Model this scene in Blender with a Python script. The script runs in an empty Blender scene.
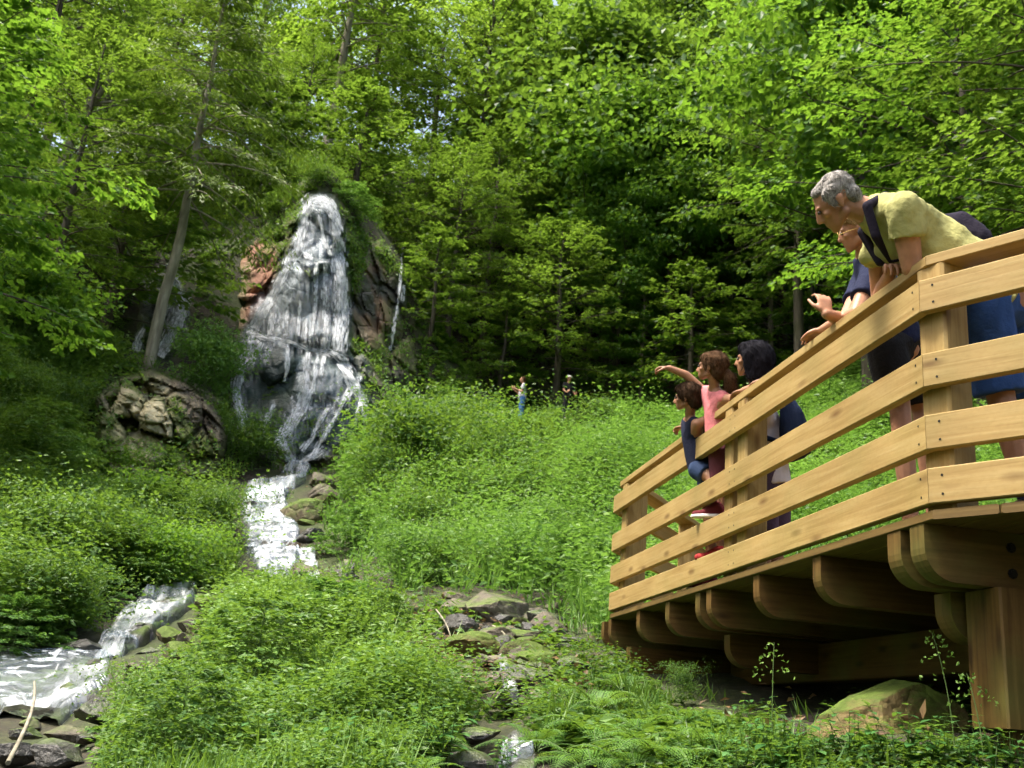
import bpy, bmesh, math, random
import numpy as np
from mathutils import Vector, Matrix

random.seed(7)
RNG = np.random.default_rng(11)
SC = bpy.context.scene
COL = SC.collection
R_ = math.radians

# ------------------------------------------------------------------ scene objects and tags
def link(o, parent=None):
    COL.objects.link(o)
    if parent is not None:
        o.parent = parent
    return o

def tag(o, label=None, cat=None, group=None, kind=None):
    if label: o['label'] = label
    if cat: o['category'] = cat
    if group: o['group'] = group
    if kind: o['kind'] = kind
    return o

def empty(name, loc=(0, 0, 0), rz=0.0, scale=1.0):
    o = bpy.data.objects.new(name, None)
    o.empty_display_size = .2
    o.location = loc
    o.rotation_euler = (0, 0, rz)
    o.scale = (scale,) * 3 if not isinstance(scale, tuple) else scale
    return link(o)

def copy_tree(root):
    r = root.copy(); COL.objects.link(r)
    for k, v in root.items():
        pass
    for ch in list(root.children):
        c = ch.copy(); COL.objects.link(c); c.parent = r
        for g in list(ch.children):
            d = g.copy(); COL.objects.link(d); d.parent = c
    return r

# ------------------------------------------------------------------ numpy noise
def _hash(ix, iy, iz, seed):
    h = (ix.astype(np.int64) * 374761393 + iy.astype(np.int64) * 668265263 + iz.astype(np.int64) * 2147483647 + seed * 1274126177) & 0xFFFFFFFF
    h = ((h ^ (h >> 13)) * 1274126177) & 0xFFFFFFFF
    h = (h ^ (h >> 16)) & 0xFFFFFFFF
    return h / 4294967295.0

def vnoise(x, y, z=0.0, seed=0):
    x, y, z = np.broadcast_arrays(np.asarray(x, float), np.asarray(y, float), np.asarray(z, float))
    ix, iy, iz = np.floor(x), np.floor(y), np.floor(z)
    fx, fy, fz = x - ix, y - iy, z - iz
    fx, fy, fz = [f * f * (3 - 2 * f) for f in (fx, fy, fz)]
    out = 0
    for dx in (0, 1):
        for dy in (0, 1):
            for dz in (0, 1):
                w = (fx if dx else 1 - fx) * (fy if dy else 1 - fy) * (fz if dz else 1 - fz)
                out = out + w * _hash(ix + dx, iy + dy, iz + dz, seed)
    return out

def fbm(x, y, z=0.0, seed=0, oct=4):
    a, s, t = .5, 0, 0
    x, y, z = np.asarray(x, float), np.asarray(y, float), np.asarray(z, float)
    for k in range(oct):
        s = s + a * vnoise(x * 2 ** k, y * 2 ** k, z * 2 ** k, seed + k * 17); t += a; a *= .5
    return s / t

def cells(x, y, z, seed=0):
    """Worley: distance to nearest, to second nearest, and the id of the nearest cell."""
    x, y, z = [np.asarray(v, float) for v in np.broadcast_arrays(x, y, z)]
    ix, iy, iz = np.floor(x), np.floor(y), np.floor(z)
    d1 = np.full(x.shape, 9.); d2 = np.full(x.shape, 9.); idv = np.zeros(x.shape)
    for dx in (-1, 0, 1):
        for dy in (-1, 0, 1):
            for dz in (-1, 0, 1):
                cx, cy, cz = ix + dx, iy + dy, iz + dz
                px = cx + _hash(cx, cy, cz, seed); py = cy + _hash(cx, cy, cz, seed + 1); pz = cz + _hash(cx, cy, cz, seed + 2)
                d = np.sqrt((px - x) ** 2 + (py - y) ** 2 + (pz - z) ** 2)
                v = _hash(cx, cy, cz, seed + 3)
                n = d < d1
                d2 = np.where(n, d1, np.minimum(d2, d)); idv = np.where(n, v, idv); d1 = np.where(n, d, d1)
    return d1, d2, idv

# ------------------------------------------------------------------ mesh builder
class MB:
    def __init__(s):
        s.v = []; s.f = []; s.uv = []; s.mi = []; s.att = {}; s.n = 0; s.sm = []
    def add(s, verts, faces, uv=None, mi=0, smooth=False, **att):
        verts = np.asarray(verts, float).reshape(-1, 3); faces = np.asarray(faces, int)
        s.v.append(verts); s.f.append(faces + s.n)
        s.uv.append(np.zeros((faces.size, 2)) if uv is None else np.asarray(uv, float).reshape(-1, 2))
        s.mi.append(np.full(len(faces), mi)); s.sm.append(np.full(len(faces), smooth))
        for k, a in att.items():
            s.att.setdefault(k, {})[len(s.v) - 1] = np.broadcast_to(np.asarray(a, float), (len(verts),))
        s.n += len(verts)
        return s
    def mesh(s, name):
        me = bpy.data.meshes.new(name)
        V = np.concatenate(s.v)
        loops = np.concatenate([f.ravel() for f in s.f]).astype(np.int32)
        tot = np.concatenate([np.full(len(f), f.shape[1]) for f in s.f]).astype(np.int32)
        me.vertices.add(len(V)); me.vertices.foreach_set('co', V.astype(np.float32).ravel())
        me.loops.add(len(loops)); me.loops.foreach_set('vertex_index', loops)
        me.polygons.add(len(tot))
        st = np.concatenate([[0], np.cumsum(tot)[:-1]]).astype(np.int32)
        me.polygons.foreach_set('loop_start', st); me.polygons.foreach_set('loop_total', tot)
        me.polygons.foreach_set('material_index', np.concatenate(s.mi).astype(np.int32))
        me.polygons.foreach_set('use_smooth', np.concatenate(s.sm).astype(bool))
        uvl = me.uv_layers.new(name='UVMap')
        uvl.data.foreach_set('uv', np.concatenate(s.uv).astype(np.float32).ravel())
        for k, d in s.att.items():
            arr = np.concatenate([d.get(i, np.zeros(len(s.v[i]))) for i in range(len(s.v))]).astype(np.float32)
            a = me.attributes.new(k, 'FLOAT', 'POINT'); a.data.foreach_set('value', arr)
        me.update(calc_edges=True); me.validate()
        return me
    def build(s, name, mats, parent=None, loc=None):
        me = s.mesh(name)
        for m in (mats if isinstance(mats, (list, tuple)) else [mats]):
            me.materials.append(m)
        o = bpy.data.objects.new(name, me)
        if loc is not None: o.location = loc
        return link(o, parent)

def norm(v):
    v = np.asarray(v, float); return v / np.maximum(np.linalg.norm(v, axis=-1, keepdims=True), 1e-9)

def add_leaves(mb, P, D, N, L, W, tint, mi=0, fold=.12):
    D = norm(D); S = norm(np.cross(D, N)); Nn = norm(np.cross(S, D))
    L = np.broadcast_to(np.asarray(L, float), (len(P),))[:, None]; W = np.broadcast_to(np.asarray(W, float), (len(P),))[:, None]
    a = P; b = P + D * L * .42 + S * W * .5 + Nn * W * fold; c = P + D * L - Nn * L * .08; d = P + D * L * .42 - S * W * .5 + Nn * W * fold
    V = np.stack([a, b, c, d], 1).reshape(-1, 3)
    F = np.arange(len(P) * 4).reshape(-1, 4)
    uv = np.tile(np.array([[.5, 0], [1, .5], [.5, 1], [0, .5]]), (len(P), 1))
    mb.add(V, F, uv=uv, mi=mi, tint=np.repeat(np.broadcast_to(np.asarray(tint, float), (len(P),)), 4))

def add_tube(mb, pts, rad, seg=7, mi=0, cap=True, smooth=True):
    pts = np.asarray(pts, float); n = len(pts); rad = np.broadcast_to(np.asarray(rad, float), (n,))
    T = norm(np.gradient(pts, axis=0))
    ref = np.array([0, 0, 1.]) if abs(T[0][2]) < .9 else np.array([1., 0, 0])
    A = norm(np.cross(T, ref)); B = np.cross(T, A)
    th = np.arange(seg) * 2 * math.pi / seg
    V = pts[:, None] + rad[:, None, None] * (np.cos(th)[None, :, None] * A[:, None] + np.sin(th)[None, :, None] * B[:, None])
    L = np.concatenate([[0], np.cumsum(np.linalg.norm(np.diff(pts, axis=0), axis=1))])
    F = []; UV = []
    for i in range(n - 1):
        for j in range(seg):
            k = (j + 1) % seg
            F.append([i * seg + j, i * seg + k, (i + 1) * seg + k, (i + 1) * seg + j])
            UV += [(L[i], j / seg), (L[i], (j + 1) / seg), (L[i + 1], (j + 1) / seg), (L[i + 1], j / seg)]
    mb.add(V.reshape(-1, 3), F, uv=UV, mi=mi, smooth=smooth)
    if cap:
        mb.add(V[-1], [list(range(seg))[::-1]] if False else [list(range(seg))], mi=mi)
        mb.add(V[0], [list(range(seg))[::-1]], mi=mi)

def add_prism(mb, base, dirv, length, mi=0, u0=0.0, bevel=0.0):
    """extrude a closed convex outline (n,3) along dirv; planks run along dirv."""
    base = np.asarray(base, float); n = len(base); d = norm(dirv) * length
    V = np.concatenate([base, base + d])
    per = np.concatenate([[0], np.cumsum(np.linalg.norm(np.diff(np.concatenate([base, base[:1]]), axis=0), axis=1))])
    F = []; UV = []
    for i in range(n):
        j = (i + 1) % n
        F.append([i, j, n + j, n + i]); UV += [(u0, per[i]), (u0, per[i + 1]), (u0 + length, per[i + 1]), (u0 + length, per[i])]
    mb.add(V, F, uv=UV, mi=mi)
    c = base.mean(0); e = norm(base[1] - base[0]); f2 = norm(np.cross(norm(dirv), e))
    uvc = [((p - c) @ e * .3 + u0 + 7, (p - c) @ f2 + .3) for p in base]
    mb.add(base, [list(range(n))[::-1]], uv=uvc[::-1], mi=mi)
    mb.add(base + d, [list(range(n))], uv=uvc, mi=mi)

def add_beam(mb, p0, p1, w, h, up=(0, 0, 1), mi=0, u0=None, cut0=None, cut1=None, ch=.004):
    """board from p0 to p1 (centre line), width w sideways, height h along up, chamfered long edges; cut0/1: mitre plane normals"""
    p0, p1 = np.asarray(p0, float), np.asarray(p1, float); d = norm(p1 - p0)
    s = norm(np.cross(d, up)); u = norm(np.cross(s, d))
    a, b = w / 2, h / 2
    ring = [(-a + ch, -b), (a - ch, -b), (a, -b + ch), (a, b - ch), (a - ch, b), (-a + ch, b), (-a, b - ch), (-a, -b + ch)]
    off = np.array([s * x + u * y for x, y in ring])
    L = np.linalg.norm(p1 - p0)
    def end(p, cut):
        if cut is None: return p + off
        cut = np.asarray(cut, float)
        t = -((off @ cut)) / (d @ cut)
        return p + off + d * t[:, None]
    A, B = end(p0, cut0), end(p1, cut1)
    n = 8; u0 = random.uniform(0, 60) if u0 is None else u0
    per = np.concatenate([[0], np.cumsum(np.linalg.norm(np.diff(np.concatenate([off, off[:1]]), axis=0), axis=1))])
    F = []; UV = []
    la, lb = (A - p0) @ d, (B - p0) @ d
    for i in range(n):
        j = (i + 1) % n
        F.append([i, n + i, n + j, j]); UV += [(u0 + la[i], per[i]), (u0 + lb[i], per[i]), (u0 + lb[j], per[i + 1]), (u0 + la[j], per[i + 1])]
    mb.add(np.concatenate([A, B]), F, uv=UV, mi=mi)
    ce = [(x * .3 + u0 + 9, y + .3) for x, y in ring]
    mb.add(A, [list(range(n))], uv=ce, mi=mi)
    mb.add(B, [list(range(n))[::-1]], uv=ce[::-1], mi=mi)

# ------------------------------------------------------------------ materials
def new_mat(name):
    m = bpy.data.materials.new(name); m.use_nodes = True
    nt = m.node_tree; nt.nodes.clear()
    return m, nt

class NT:
    def __init__(s, nt): s.nt = nt
    def n(s, typ, **kw):
        nd = s.nt.nodes.new(typ)
        for k, v in kw.items():
            if k.startswith('i_'):
                key = k[2:]
                key = int(key) if key.isdigit() else key.replace('_', ' ')
                sock = nd.inputs[key]
                if isinstance(v, bpy.types.NodeSocket): s.nt.links.new(v, sock)
                else: sock.default_value = v
            else: setattr(nd, k, v)
        return nd
    def l(s, a, b): s.nt.links.new(a, b)
    def ramp(s, fac, stops):
        nd = s.nt.nodes.new('ShaderNodeValToRGB')
        cr = nd.color_ramp
        while len(cr.elements) > 1: cr.elements.remove(cr.elements[-1])
        for i, (p, c) in enumerate(stops):
            e = cr.elements[0] if i == 0 else cr.elements.new(p)
            e.position = p
            e.color = (c[0], c[1], c[2], 1) if hasattr(c, '__len__') else (c, c, c, 1)
        s.l(fac, nd.inputs[0]); return nd.outputs[0]
    def mix(s, fac, a, b, mode='MIX'):
        nd = s.nt.nodes.new('ShaderNodeMix'); nd.data_type = 'RGBA'; nd.blend_type = mode
        for sock, v in ((nd.inputs[0], fac), (nd.inputs[6], a), (nd.inputs[7], b)):
            if isinstance(v, bpy.types.NodeSocket): s.l(v, sock)
            elif hasattr(v, '__len__'): sock.default_value = (v[0], v[1], v[2], 1)
            else: sock.default_value = v
        return nd.outputs[2]
    def math(s, op, a, b=0.0, c=0.0):
        nd = s.nt.nodes.new('ShaderNodeMath'); nd.operation = op
        for i, v in enumerate((a, b, c)):
            if isinstance(v, bpy.types.NodeSocket): s.l(v, nd.inputs[i])
            else: nd.inputs[i].default_value = v
        return nd.outputs[0]

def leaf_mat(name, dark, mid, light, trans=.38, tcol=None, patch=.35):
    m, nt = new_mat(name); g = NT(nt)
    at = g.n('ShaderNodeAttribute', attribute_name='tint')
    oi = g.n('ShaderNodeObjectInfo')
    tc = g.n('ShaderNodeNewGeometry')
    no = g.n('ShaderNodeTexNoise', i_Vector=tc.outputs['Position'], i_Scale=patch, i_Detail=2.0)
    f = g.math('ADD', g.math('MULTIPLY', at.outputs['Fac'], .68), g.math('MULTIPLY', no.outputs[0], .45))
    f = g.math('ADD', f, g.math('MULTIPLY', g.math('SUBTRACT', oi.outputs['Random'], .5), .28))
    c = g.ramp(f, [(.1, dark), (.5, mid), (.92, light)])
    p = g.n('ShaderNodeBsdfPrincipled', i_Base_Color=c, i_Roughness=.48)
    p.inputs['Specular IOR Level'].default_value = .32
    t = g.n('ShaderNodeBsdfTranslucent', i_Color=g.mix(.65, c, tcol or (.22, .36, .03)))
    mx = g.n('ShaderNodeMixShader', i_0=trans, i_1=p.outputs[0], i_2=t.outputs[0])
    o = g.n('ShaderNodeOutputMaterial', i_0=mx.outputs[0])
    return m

def plain_mat(name, col, rough=.7, var=.15, scale=8.0, bump=0.0, spec=.3, bscale=None, metal=0.0, col2=None, sss=0.0):
    m, nt = new_mat(name); g = NT(nt)
    tc = g.n('ShaderNodeTexCoord')
    no = g.n('ShaderNodeTexNoise', i_Vector=tc.outputs['Object'], i_Scale=scale, i_Detail=4.0)
    lo = tuple(c * (1 - var) for c in col); hi = tuple(min(1, c * (1 + var)) for c in (col2 or col))
    c = g.ramp(no.outputs[0], [(.3, lo), (.7, hi)])
    p = g.n('ShaderNodeBsdfPrincipled', i_Base_Color=c, i_Roughness=rough, i_Metallic=metal)
    p.inputs['Specular IOR Level'].default_value = spec
    if sss:
        p.inputs['Subsurface Weight'].default_value = sss
        p.inputs['Subsurface Radius'].default_value = (.012, .005, .003)
    if bump:
        nb = g.n('ShaderNodeTexNoise', i_Vector=tc.outputs['Object'], i_Scale=bscale or scale * 4, i_Detail=5.0)
        b = g.n('ShaderNodeBump', i_Strength=bump, i_Distance=.02, i_Height=nb.outputs[0])
        g.l(b.outputs[0], p.inputs['Normal'])
    g.n('ShaderNodeOutputMaterial', i_0=p.outputs[0])
    return m

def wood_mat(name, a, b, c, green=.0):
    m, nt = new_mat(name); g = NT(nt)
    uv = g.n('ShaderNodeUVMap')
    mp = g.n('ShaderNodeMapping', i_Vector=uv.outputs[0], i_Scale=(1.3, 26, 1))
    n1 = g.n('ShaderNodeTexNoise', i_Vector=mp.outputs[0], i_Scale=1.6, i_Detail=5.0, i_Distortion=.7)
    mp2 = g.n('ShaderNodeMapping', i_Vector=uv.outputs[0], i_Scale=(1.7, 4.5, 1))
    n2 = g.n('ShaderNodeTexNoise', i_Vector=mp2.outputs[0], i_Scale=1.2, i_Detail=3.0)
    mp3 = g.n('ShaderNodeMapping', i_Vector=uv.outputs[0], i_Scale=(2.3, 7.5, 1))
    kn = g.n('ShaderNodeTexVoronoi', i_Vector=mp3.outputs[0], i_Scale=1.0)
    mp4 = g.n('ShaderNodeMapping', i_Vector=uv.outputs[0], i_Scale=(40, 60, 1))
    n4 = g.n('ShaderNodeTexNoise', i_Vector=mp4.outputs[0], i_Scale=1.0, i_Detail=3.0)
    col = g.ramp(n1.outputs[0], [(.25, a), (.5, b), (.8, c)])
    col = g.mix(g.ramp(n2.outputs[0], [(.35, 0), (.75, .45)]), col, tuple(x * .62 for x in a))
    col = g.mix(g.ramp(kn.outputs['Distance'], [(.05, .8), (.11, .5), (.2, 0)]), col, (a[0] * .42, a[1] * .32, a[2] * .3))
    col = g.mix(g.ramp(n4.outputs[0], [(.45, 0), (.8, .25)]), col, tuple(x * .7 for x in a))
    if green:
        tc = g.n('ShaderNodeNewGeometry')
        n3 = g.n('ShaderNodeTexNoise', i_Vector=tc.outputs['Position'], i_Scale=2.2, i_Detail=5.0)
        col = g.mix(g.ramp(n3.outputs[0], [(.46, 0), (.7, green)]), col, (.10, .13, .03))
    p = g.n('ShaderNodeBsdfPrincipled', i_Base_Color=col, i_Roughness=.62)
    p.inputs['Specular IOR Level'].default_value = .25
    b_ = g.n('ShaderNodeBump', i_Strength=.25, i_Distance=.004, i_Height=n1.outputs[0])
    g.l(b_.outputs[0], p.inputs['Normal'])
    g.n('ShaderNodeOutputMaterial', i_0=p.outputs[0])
    return m

def rock_mat(name, a, b, c, moss=.5, mosscol=(.07, .11, .015), scale=1.0, wet=.0, useattr=False):
    m, nt = new_mat(name); g = NT(nt)
    ge = g.n('ShaderNodeNewGeometry'); pos = ge.outputs['Position']
    n1 = g.n('ShaderNodeTexNoise', i_Vector=pos, i_Scale=1.4 * scale, i_Detail=8.0, i_Roughness=.65)
    n2 = g.n('ShaderNodeTexNoise', i_Vector=pos, i_Scale=9.0 * scale, i_Detail=6.0, i_Roughness=.7)
    n3 = g.n('ShaderNodeTexNoise', i_Vector=pos, i_Scale=2.3 * scale, i_Detail=6.0)
    vo = g.n('ShaderNodeTexVoronoi', i_Vector=pos, i_Scale=2.2 * scale, feature='DISTANCE_TO_EDGE')
    col = g.ramp(n1.outputs[0], [(.28, a), (.52, b), (.76, c)])
    col = g.mix(g.ramp(n2.outputs[0], [(.35, .55), (.6, 0)]), col, tuple(x * .45 for x in a))
    rough = .75
    if useattr:
        rd = g.n('ShaderNodeAttribute', attribute_name='red').outputs['Fac']
        wt = g.n('ShaderNodeAttribute', attribute_name='wet').outputs['Fac']
        ms = g.n('ShaderNodeAttribute', attribute_name='moss').outputs['Fac']
        pale = g.n('ShaderNodeAttribute', attribute_name='pale').outputs['Fac']
        col = g.mix(rd, col, g.ramp(n1.outputs[0], [(.3, (.22, .085, .06)), (.6, (.40, .20, .15)), (.8, (.34, .22, .13))]))
        col = g.mix(pale, col, g.ramp(n2.outputs[0], [(.3, (.20, .17, .08)), (.6, (.46, .41, .28))]))
        col = g.mix(wt, col, g.ramp(n1.outputs[0], [(.3, (.015, .02, .022)), (.7, (.075, .10, .10))]))
        mossf = g.math('MULTIPLY', ms, g.ramp(n2.outputs[0], [(.3, .45), (.55, 1)]))
        col = g.mix(mossf, col, g.ramp(n3.outputs[0], [(.3, (.045, .06, .010)), (.6, (.085, .13, .015)), (.8, (.12, .10, .025))]))
    else:
        nz = g.n('ShaderNodeSeparateXYZ', i_0=ge.outputs['Normal']).outputs[2]
        mf = g.math('ADD', g.math('MULTIPLY', nz, .55), g.math('MULTIPLY', n3.outputs[0], 1.3))
        mf = g.ramp(g.math('MULTIPLY', mf, .6), [(.62 - moss * .35, 0), (.80 - moss * .35, .95)])
        col = g.mix(mf, col, g.ramp(n2.outputs[0], [(.3, tuple(x * .6 for x in mosscol)), (.7, tuple(x * 1.5 for x in mosscol))]))
    p = g.n('ShaderNodeBsdfPrincipled', i_Base_Color=col, i_Roughness=.35 if wet else rough)
    p.inputs['Specular IOR Level'].default_value = .5 if wet else .25
    if useattr:
        g.l(g.math('SUBTRACT', .8, g.math('MULTIPLY', wt, .5)), p.inputs['Roughness'])
    h = g.math('ADD', n2.outputs[0], g.math('MULTIPLY', g.ramp(vo.outputs['Distance'], [(0, 0), (.08, 1)]), .35))
    bp = g.n('ShaderNodeBump', i_Strength=.7, i_Distance=.06 / scale, i_Height=h)
    g.l(bp.outputs[0], p.inputs['Normal'])
    g.n('ShaderNodeOutputMaterial', i_0=p.outputs[0])
    return m

def bark_mat(name, a, b, c):
    m, nt = new_mat(name); g = NT(nt)
    tc = g.n('ShaderNodeTexCoord')
    mp = g.n('ShaderNodeMapping', i_Vector=tc.outputs['Object'], i_Scale=(9, 9, 1.6))
    n1 = g.n('ShaderNodeTexNoise', i_Vector=mp.outputs[0], i_Scale=1.0, i_Detail=6.0)
    n2 = g.n('ShaderNodeTexNoise', i_Vector=tc.outputs['Object'], i_Scale=.8, i_Detail=4.0)
    col = g.ramp(n1.outputs[0], [(.3, a), (.55, b), (.75, c)])
    col = g.mix(g.ramp(n2.outputs[0], [(.45, 0), (.7, .6)]), col, (.05, .06, .015))
    p = g.n('ShaderNodeBsdfPrincipled', i_Base_Color=col, i_Roughness=.85)
    bp = g.n('ShaderNodeBump', i_Strength=.6, i_Distance=.03, i_Height=n1.outputs[0]); g.l(bp.outputs[0], p.inputs['Normal'])
    g.n('ShaderNodeOutputMaterial', i_0=p.outputs[0])
    return m

def water_mat(name, streak=(1, 1), white=(.64, .67, .72), soft=.12, gain=2.3, filmg=.06):
    """falling water: white foam where the 'foam' attribute and stretched noise are high, clear film elsewhere"""
    m, nt = new_mat(name); g = NT(nt)
    uv = g.n('ShaderNodeUVMap')
    fo = g.n('ShaderNodeAttribute', attribute_name='foam').outputs['Fac']
    mp = g.n('ShaderNodeMapping', i_Vector=uv.outputs[0], i_Scale=(streak[0], streak[1], 1))
    n1 = g.n('ShaderNodeTexNoise', i_Vector=mp.outputs[0], i_Scale=1.0, i_Detail=6.0, i_Roughness=.65, i_Distortion=.6)
    mp2 = g.n('ShaderNodeMapping', i_Vector=uv.outputs[0], i_Scale=(streak[0] * 2.3, streak[0] * .9, 1))
    n2 = g.n('ShaderNodeTexNoise', i_Vector=mp2.outputs[0], i_Scale=1.0, i_Detail=4.0)
    s = g.math('ADD', g.math('MULTIPLY', n1.outputs[0], .65), g.math('MULTIPLY', n2.outputs[0], .35))
    a = g.math('ADD', fo, g.math('MULTIPLY', g.math('SUBTRACT', s, .5), gain))
    al = g.ramp(a, [(.30, .0), (.30 + soft, .25), (.62, .8), (.95, 1)])
    dif = g.n('ShaderNodeBsdfDiffuse', i_Color=(white[0], white[1], white[2], 1))
    tr = g.n('ShaderNodeBsdfTranslucent', i_Color=(white[0], white[1], white[2], 1))
    foam = g.n('ShaderNodeMixShader', i_0=.35, i_1=dif.outputs[0], i_2=tr.outputs[0])
    gl = g.n('ShaderNodeBsdfGlossy', i_Color=(.7, .78, .9, 1), i_Roughness=.4)
    tp = g.n('ShaderNodeBsdfTransparent', i_Color=(.86, .90, .93, 1))
    film = g.n('ShaderNodeMixShader', i_0=filmg, i_1=tp.outputs[0], i_2=gl.outputs[0])
    mx = g.n('ShaderNodeMixShader', i_0=al, i_1=film.outputs[0], i_2=foam.outputs[0])
    bp = g.n('ShaderNodeBump', i_Strength=.5, i_Distance=.08, i_Height=s)
    g.l(bp.outputs[0], dif.inputs['Normal']); g.l(bp.outputs[0], gl.inputs['Normal'])
    g.n('ShaderNodeOutputMaterial', i_0=mx.outputs[0])
    return m

def spray_mat(name):
    m, nt = new_mat(name); g = NT(nt)
    uv = g.n('ShaderNodeUVMap'); sp = g.n('ShaderNodeSeparateXYZ', i_0=uv.outputs[0])
    e = g.math('MULTIPLY', g.math('MULTIPLY', sp.outputs[0], g.math('SUBTRACT', 1.0, sp.outputs[0])), 4.0)
    f = g.math('MULTIPLY', g.math('MULTIPLY', sp.outputs[1], g.math('SUBTRACT', 1.0, sp.outputs[1])), 4.0)
    at = g.n('ShaderNodeAttribute', attribute_name='foam').outputs['Fac']
    al = g.math('MULTIPLY', g.math('MULTIPLY', e, g.math('POWER', f, .6)), at)
    d = g.n('ShaderNodeBsdfDiffuse', i_Color=(.82, .85, .89, 1)); t = g.n('ShaderNodeBsdfTranslucent', i_Color=(.82, .85, .89, 1))
    w = g.n('ShaderNodeMixShader', i_0=.45, i_1=d.outputs[0], i_2=t.outputs[0])
    mx = g.n('ShaderNodeMixShader', i_0=al, i_1=g.n('ShaderNodeBsdfTransparent').outputs[0], i_2=w.outputs[0])
    g.n('ShaderNodeOutputMaterial', i_0=mx.outputs[0]); return m

M = dict(
    wood=wood_mat('pine_boards', (.27, .172, .058), (.36, .248, .096), (.43, .318, .142), green=.22),
    joist=wood_mat('shaded_treated_timber', (.060, .030, .007), (.105, .056, .014), (.155, .092, .026), green=.5),  # treated timber; the shade under the deck is also put into its dark brown
    deck=wood_mat('deck_boards', (.10, .062, .02), (.15, .095, .03), (.21, .14, .05)),  # darker than the rails: shade of the deck's underside is put into the colour
    beech=leaf_mat('beech_leaves', (.022, .060, .009), (.070, .142, .018), (.165, .255, .036), trans=.52),
    maple=leaf_mat('maple_leaves', (.020, .068, .012), (.062, .155, .022), (.15, .28, .045), trans=.48, tcol=(.26, .46, .03)),
    spruce=leaf_mat('spruce_needles', (.028, .058, .008), (.065, .115, .014), (.14, .20, .024), trans=.4),
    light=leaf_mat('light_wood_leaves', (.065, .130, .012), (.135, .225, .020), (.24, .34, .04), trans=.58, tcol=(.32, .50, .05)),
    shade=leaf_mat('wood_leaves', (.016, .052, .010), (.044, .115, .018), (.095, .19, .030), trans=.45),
    herb=leaf_mat('herb_leaves', (.020, .060, .014), (.062, .145, .026), (.16, .28, .055), patch=.8),
    meadow=leaf_mat('meadow_leaves', (.028, .085, .018), (.080, .180, .032), (.19, .32, .065), patch=.5, tcol=(.22, .42, .05)),
    fern=leaf_mat('fern_fronds', (.035, .11, .02), (.075, .19, .03), (.15, .29, .05), patch=1.0),
    bigleaf=leaf_mat('broad_leaves', (.025, .095, .022), (.055, .165, .04), (.12, .27, .08), patch=1.0),
    dry=leaf_mat('dry_leaves', (.04, .026, .012), (.10, .062, .028), (.20, .13, .06), trans=.1, tcol=(.3, .2, .08)),
    bark=bark_mat('grey_bark', (.13, .11, .08), (.27, .24, .18), (.42, .38, .30)),
    barkd=bark_mat('dark_bark', (.03, .025, .018), (.07, .055, .04), (.12, .10, .075)),
    stem=plain_mat('green_stems', (.07, .12, .03), .6),
    rock=rock_mat('grey_rock', (.06, .052, .042), (.15, .13, .10), (.27, .24, .19), moss=.10),
    rockw=rock_mat('wet_rock', (.015, .015, .016), (.045, .042, .038), (.10, .09, .08), moss=.05, wet=1),
    rockm=rock_mat('mossy_rock', (.07, .06, .04), (.16, .13, .08), (.26, .22, .14), moss=.75),
    stone=rock_mat('ochre_boulder', (.08, .06, .024), (.17, .125, .05), (.25, .19, .09), moss=.55, scale=1.6),
    cliff=rock_mat('cliff_rock', (.05, .042, .034), (.14, .115, .085), (.27, .23, .17), useattr=True),
    spray=spray_mat('white_water'),
    fall=water_mat('falling_water', (11, 1.5), soft=.25, gain=1.3, white=(.72, .76, .82)),
    stream=water_mat('rushing_water', (6, 2.4), soft=.2, filmg=.2),
)
F=1051.4; PITCH=.3139; ROLL=-.0809; EYE=np.array([0,0,1.5])
def _cam():
    p,r=PITCH,ROLL
    f=np.array([0,math.cos(p),math.sin(p)]); rt=np.array([1,0,0.]); dn=np.array([0,math.sin(p),-math.cos(p)])
    c,s=math.cos(r),math.sin(r)
    return np.array([c*rt+s*dn,-s*rt+c*dn,f])
CAM=_cam()
def U(px,py,d):
    px=np.asarray(px,float);py=np.asarray(py,float);d=np.asarray(d,float)
    return EYE+((((px-512)/F)*d)[...,None]*CAM[0]+(((py-384)/F)*d)[...,None]*CAM[1]+d[...,None]*CAM[2])
def PJ(P):
    q=(np.asarray(P,float)-EYE)@CAM.T
    return 512+F*q[...,0]/q[...,2],384+F*q[...,1]/q[...,2],q[...,2]
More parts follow.
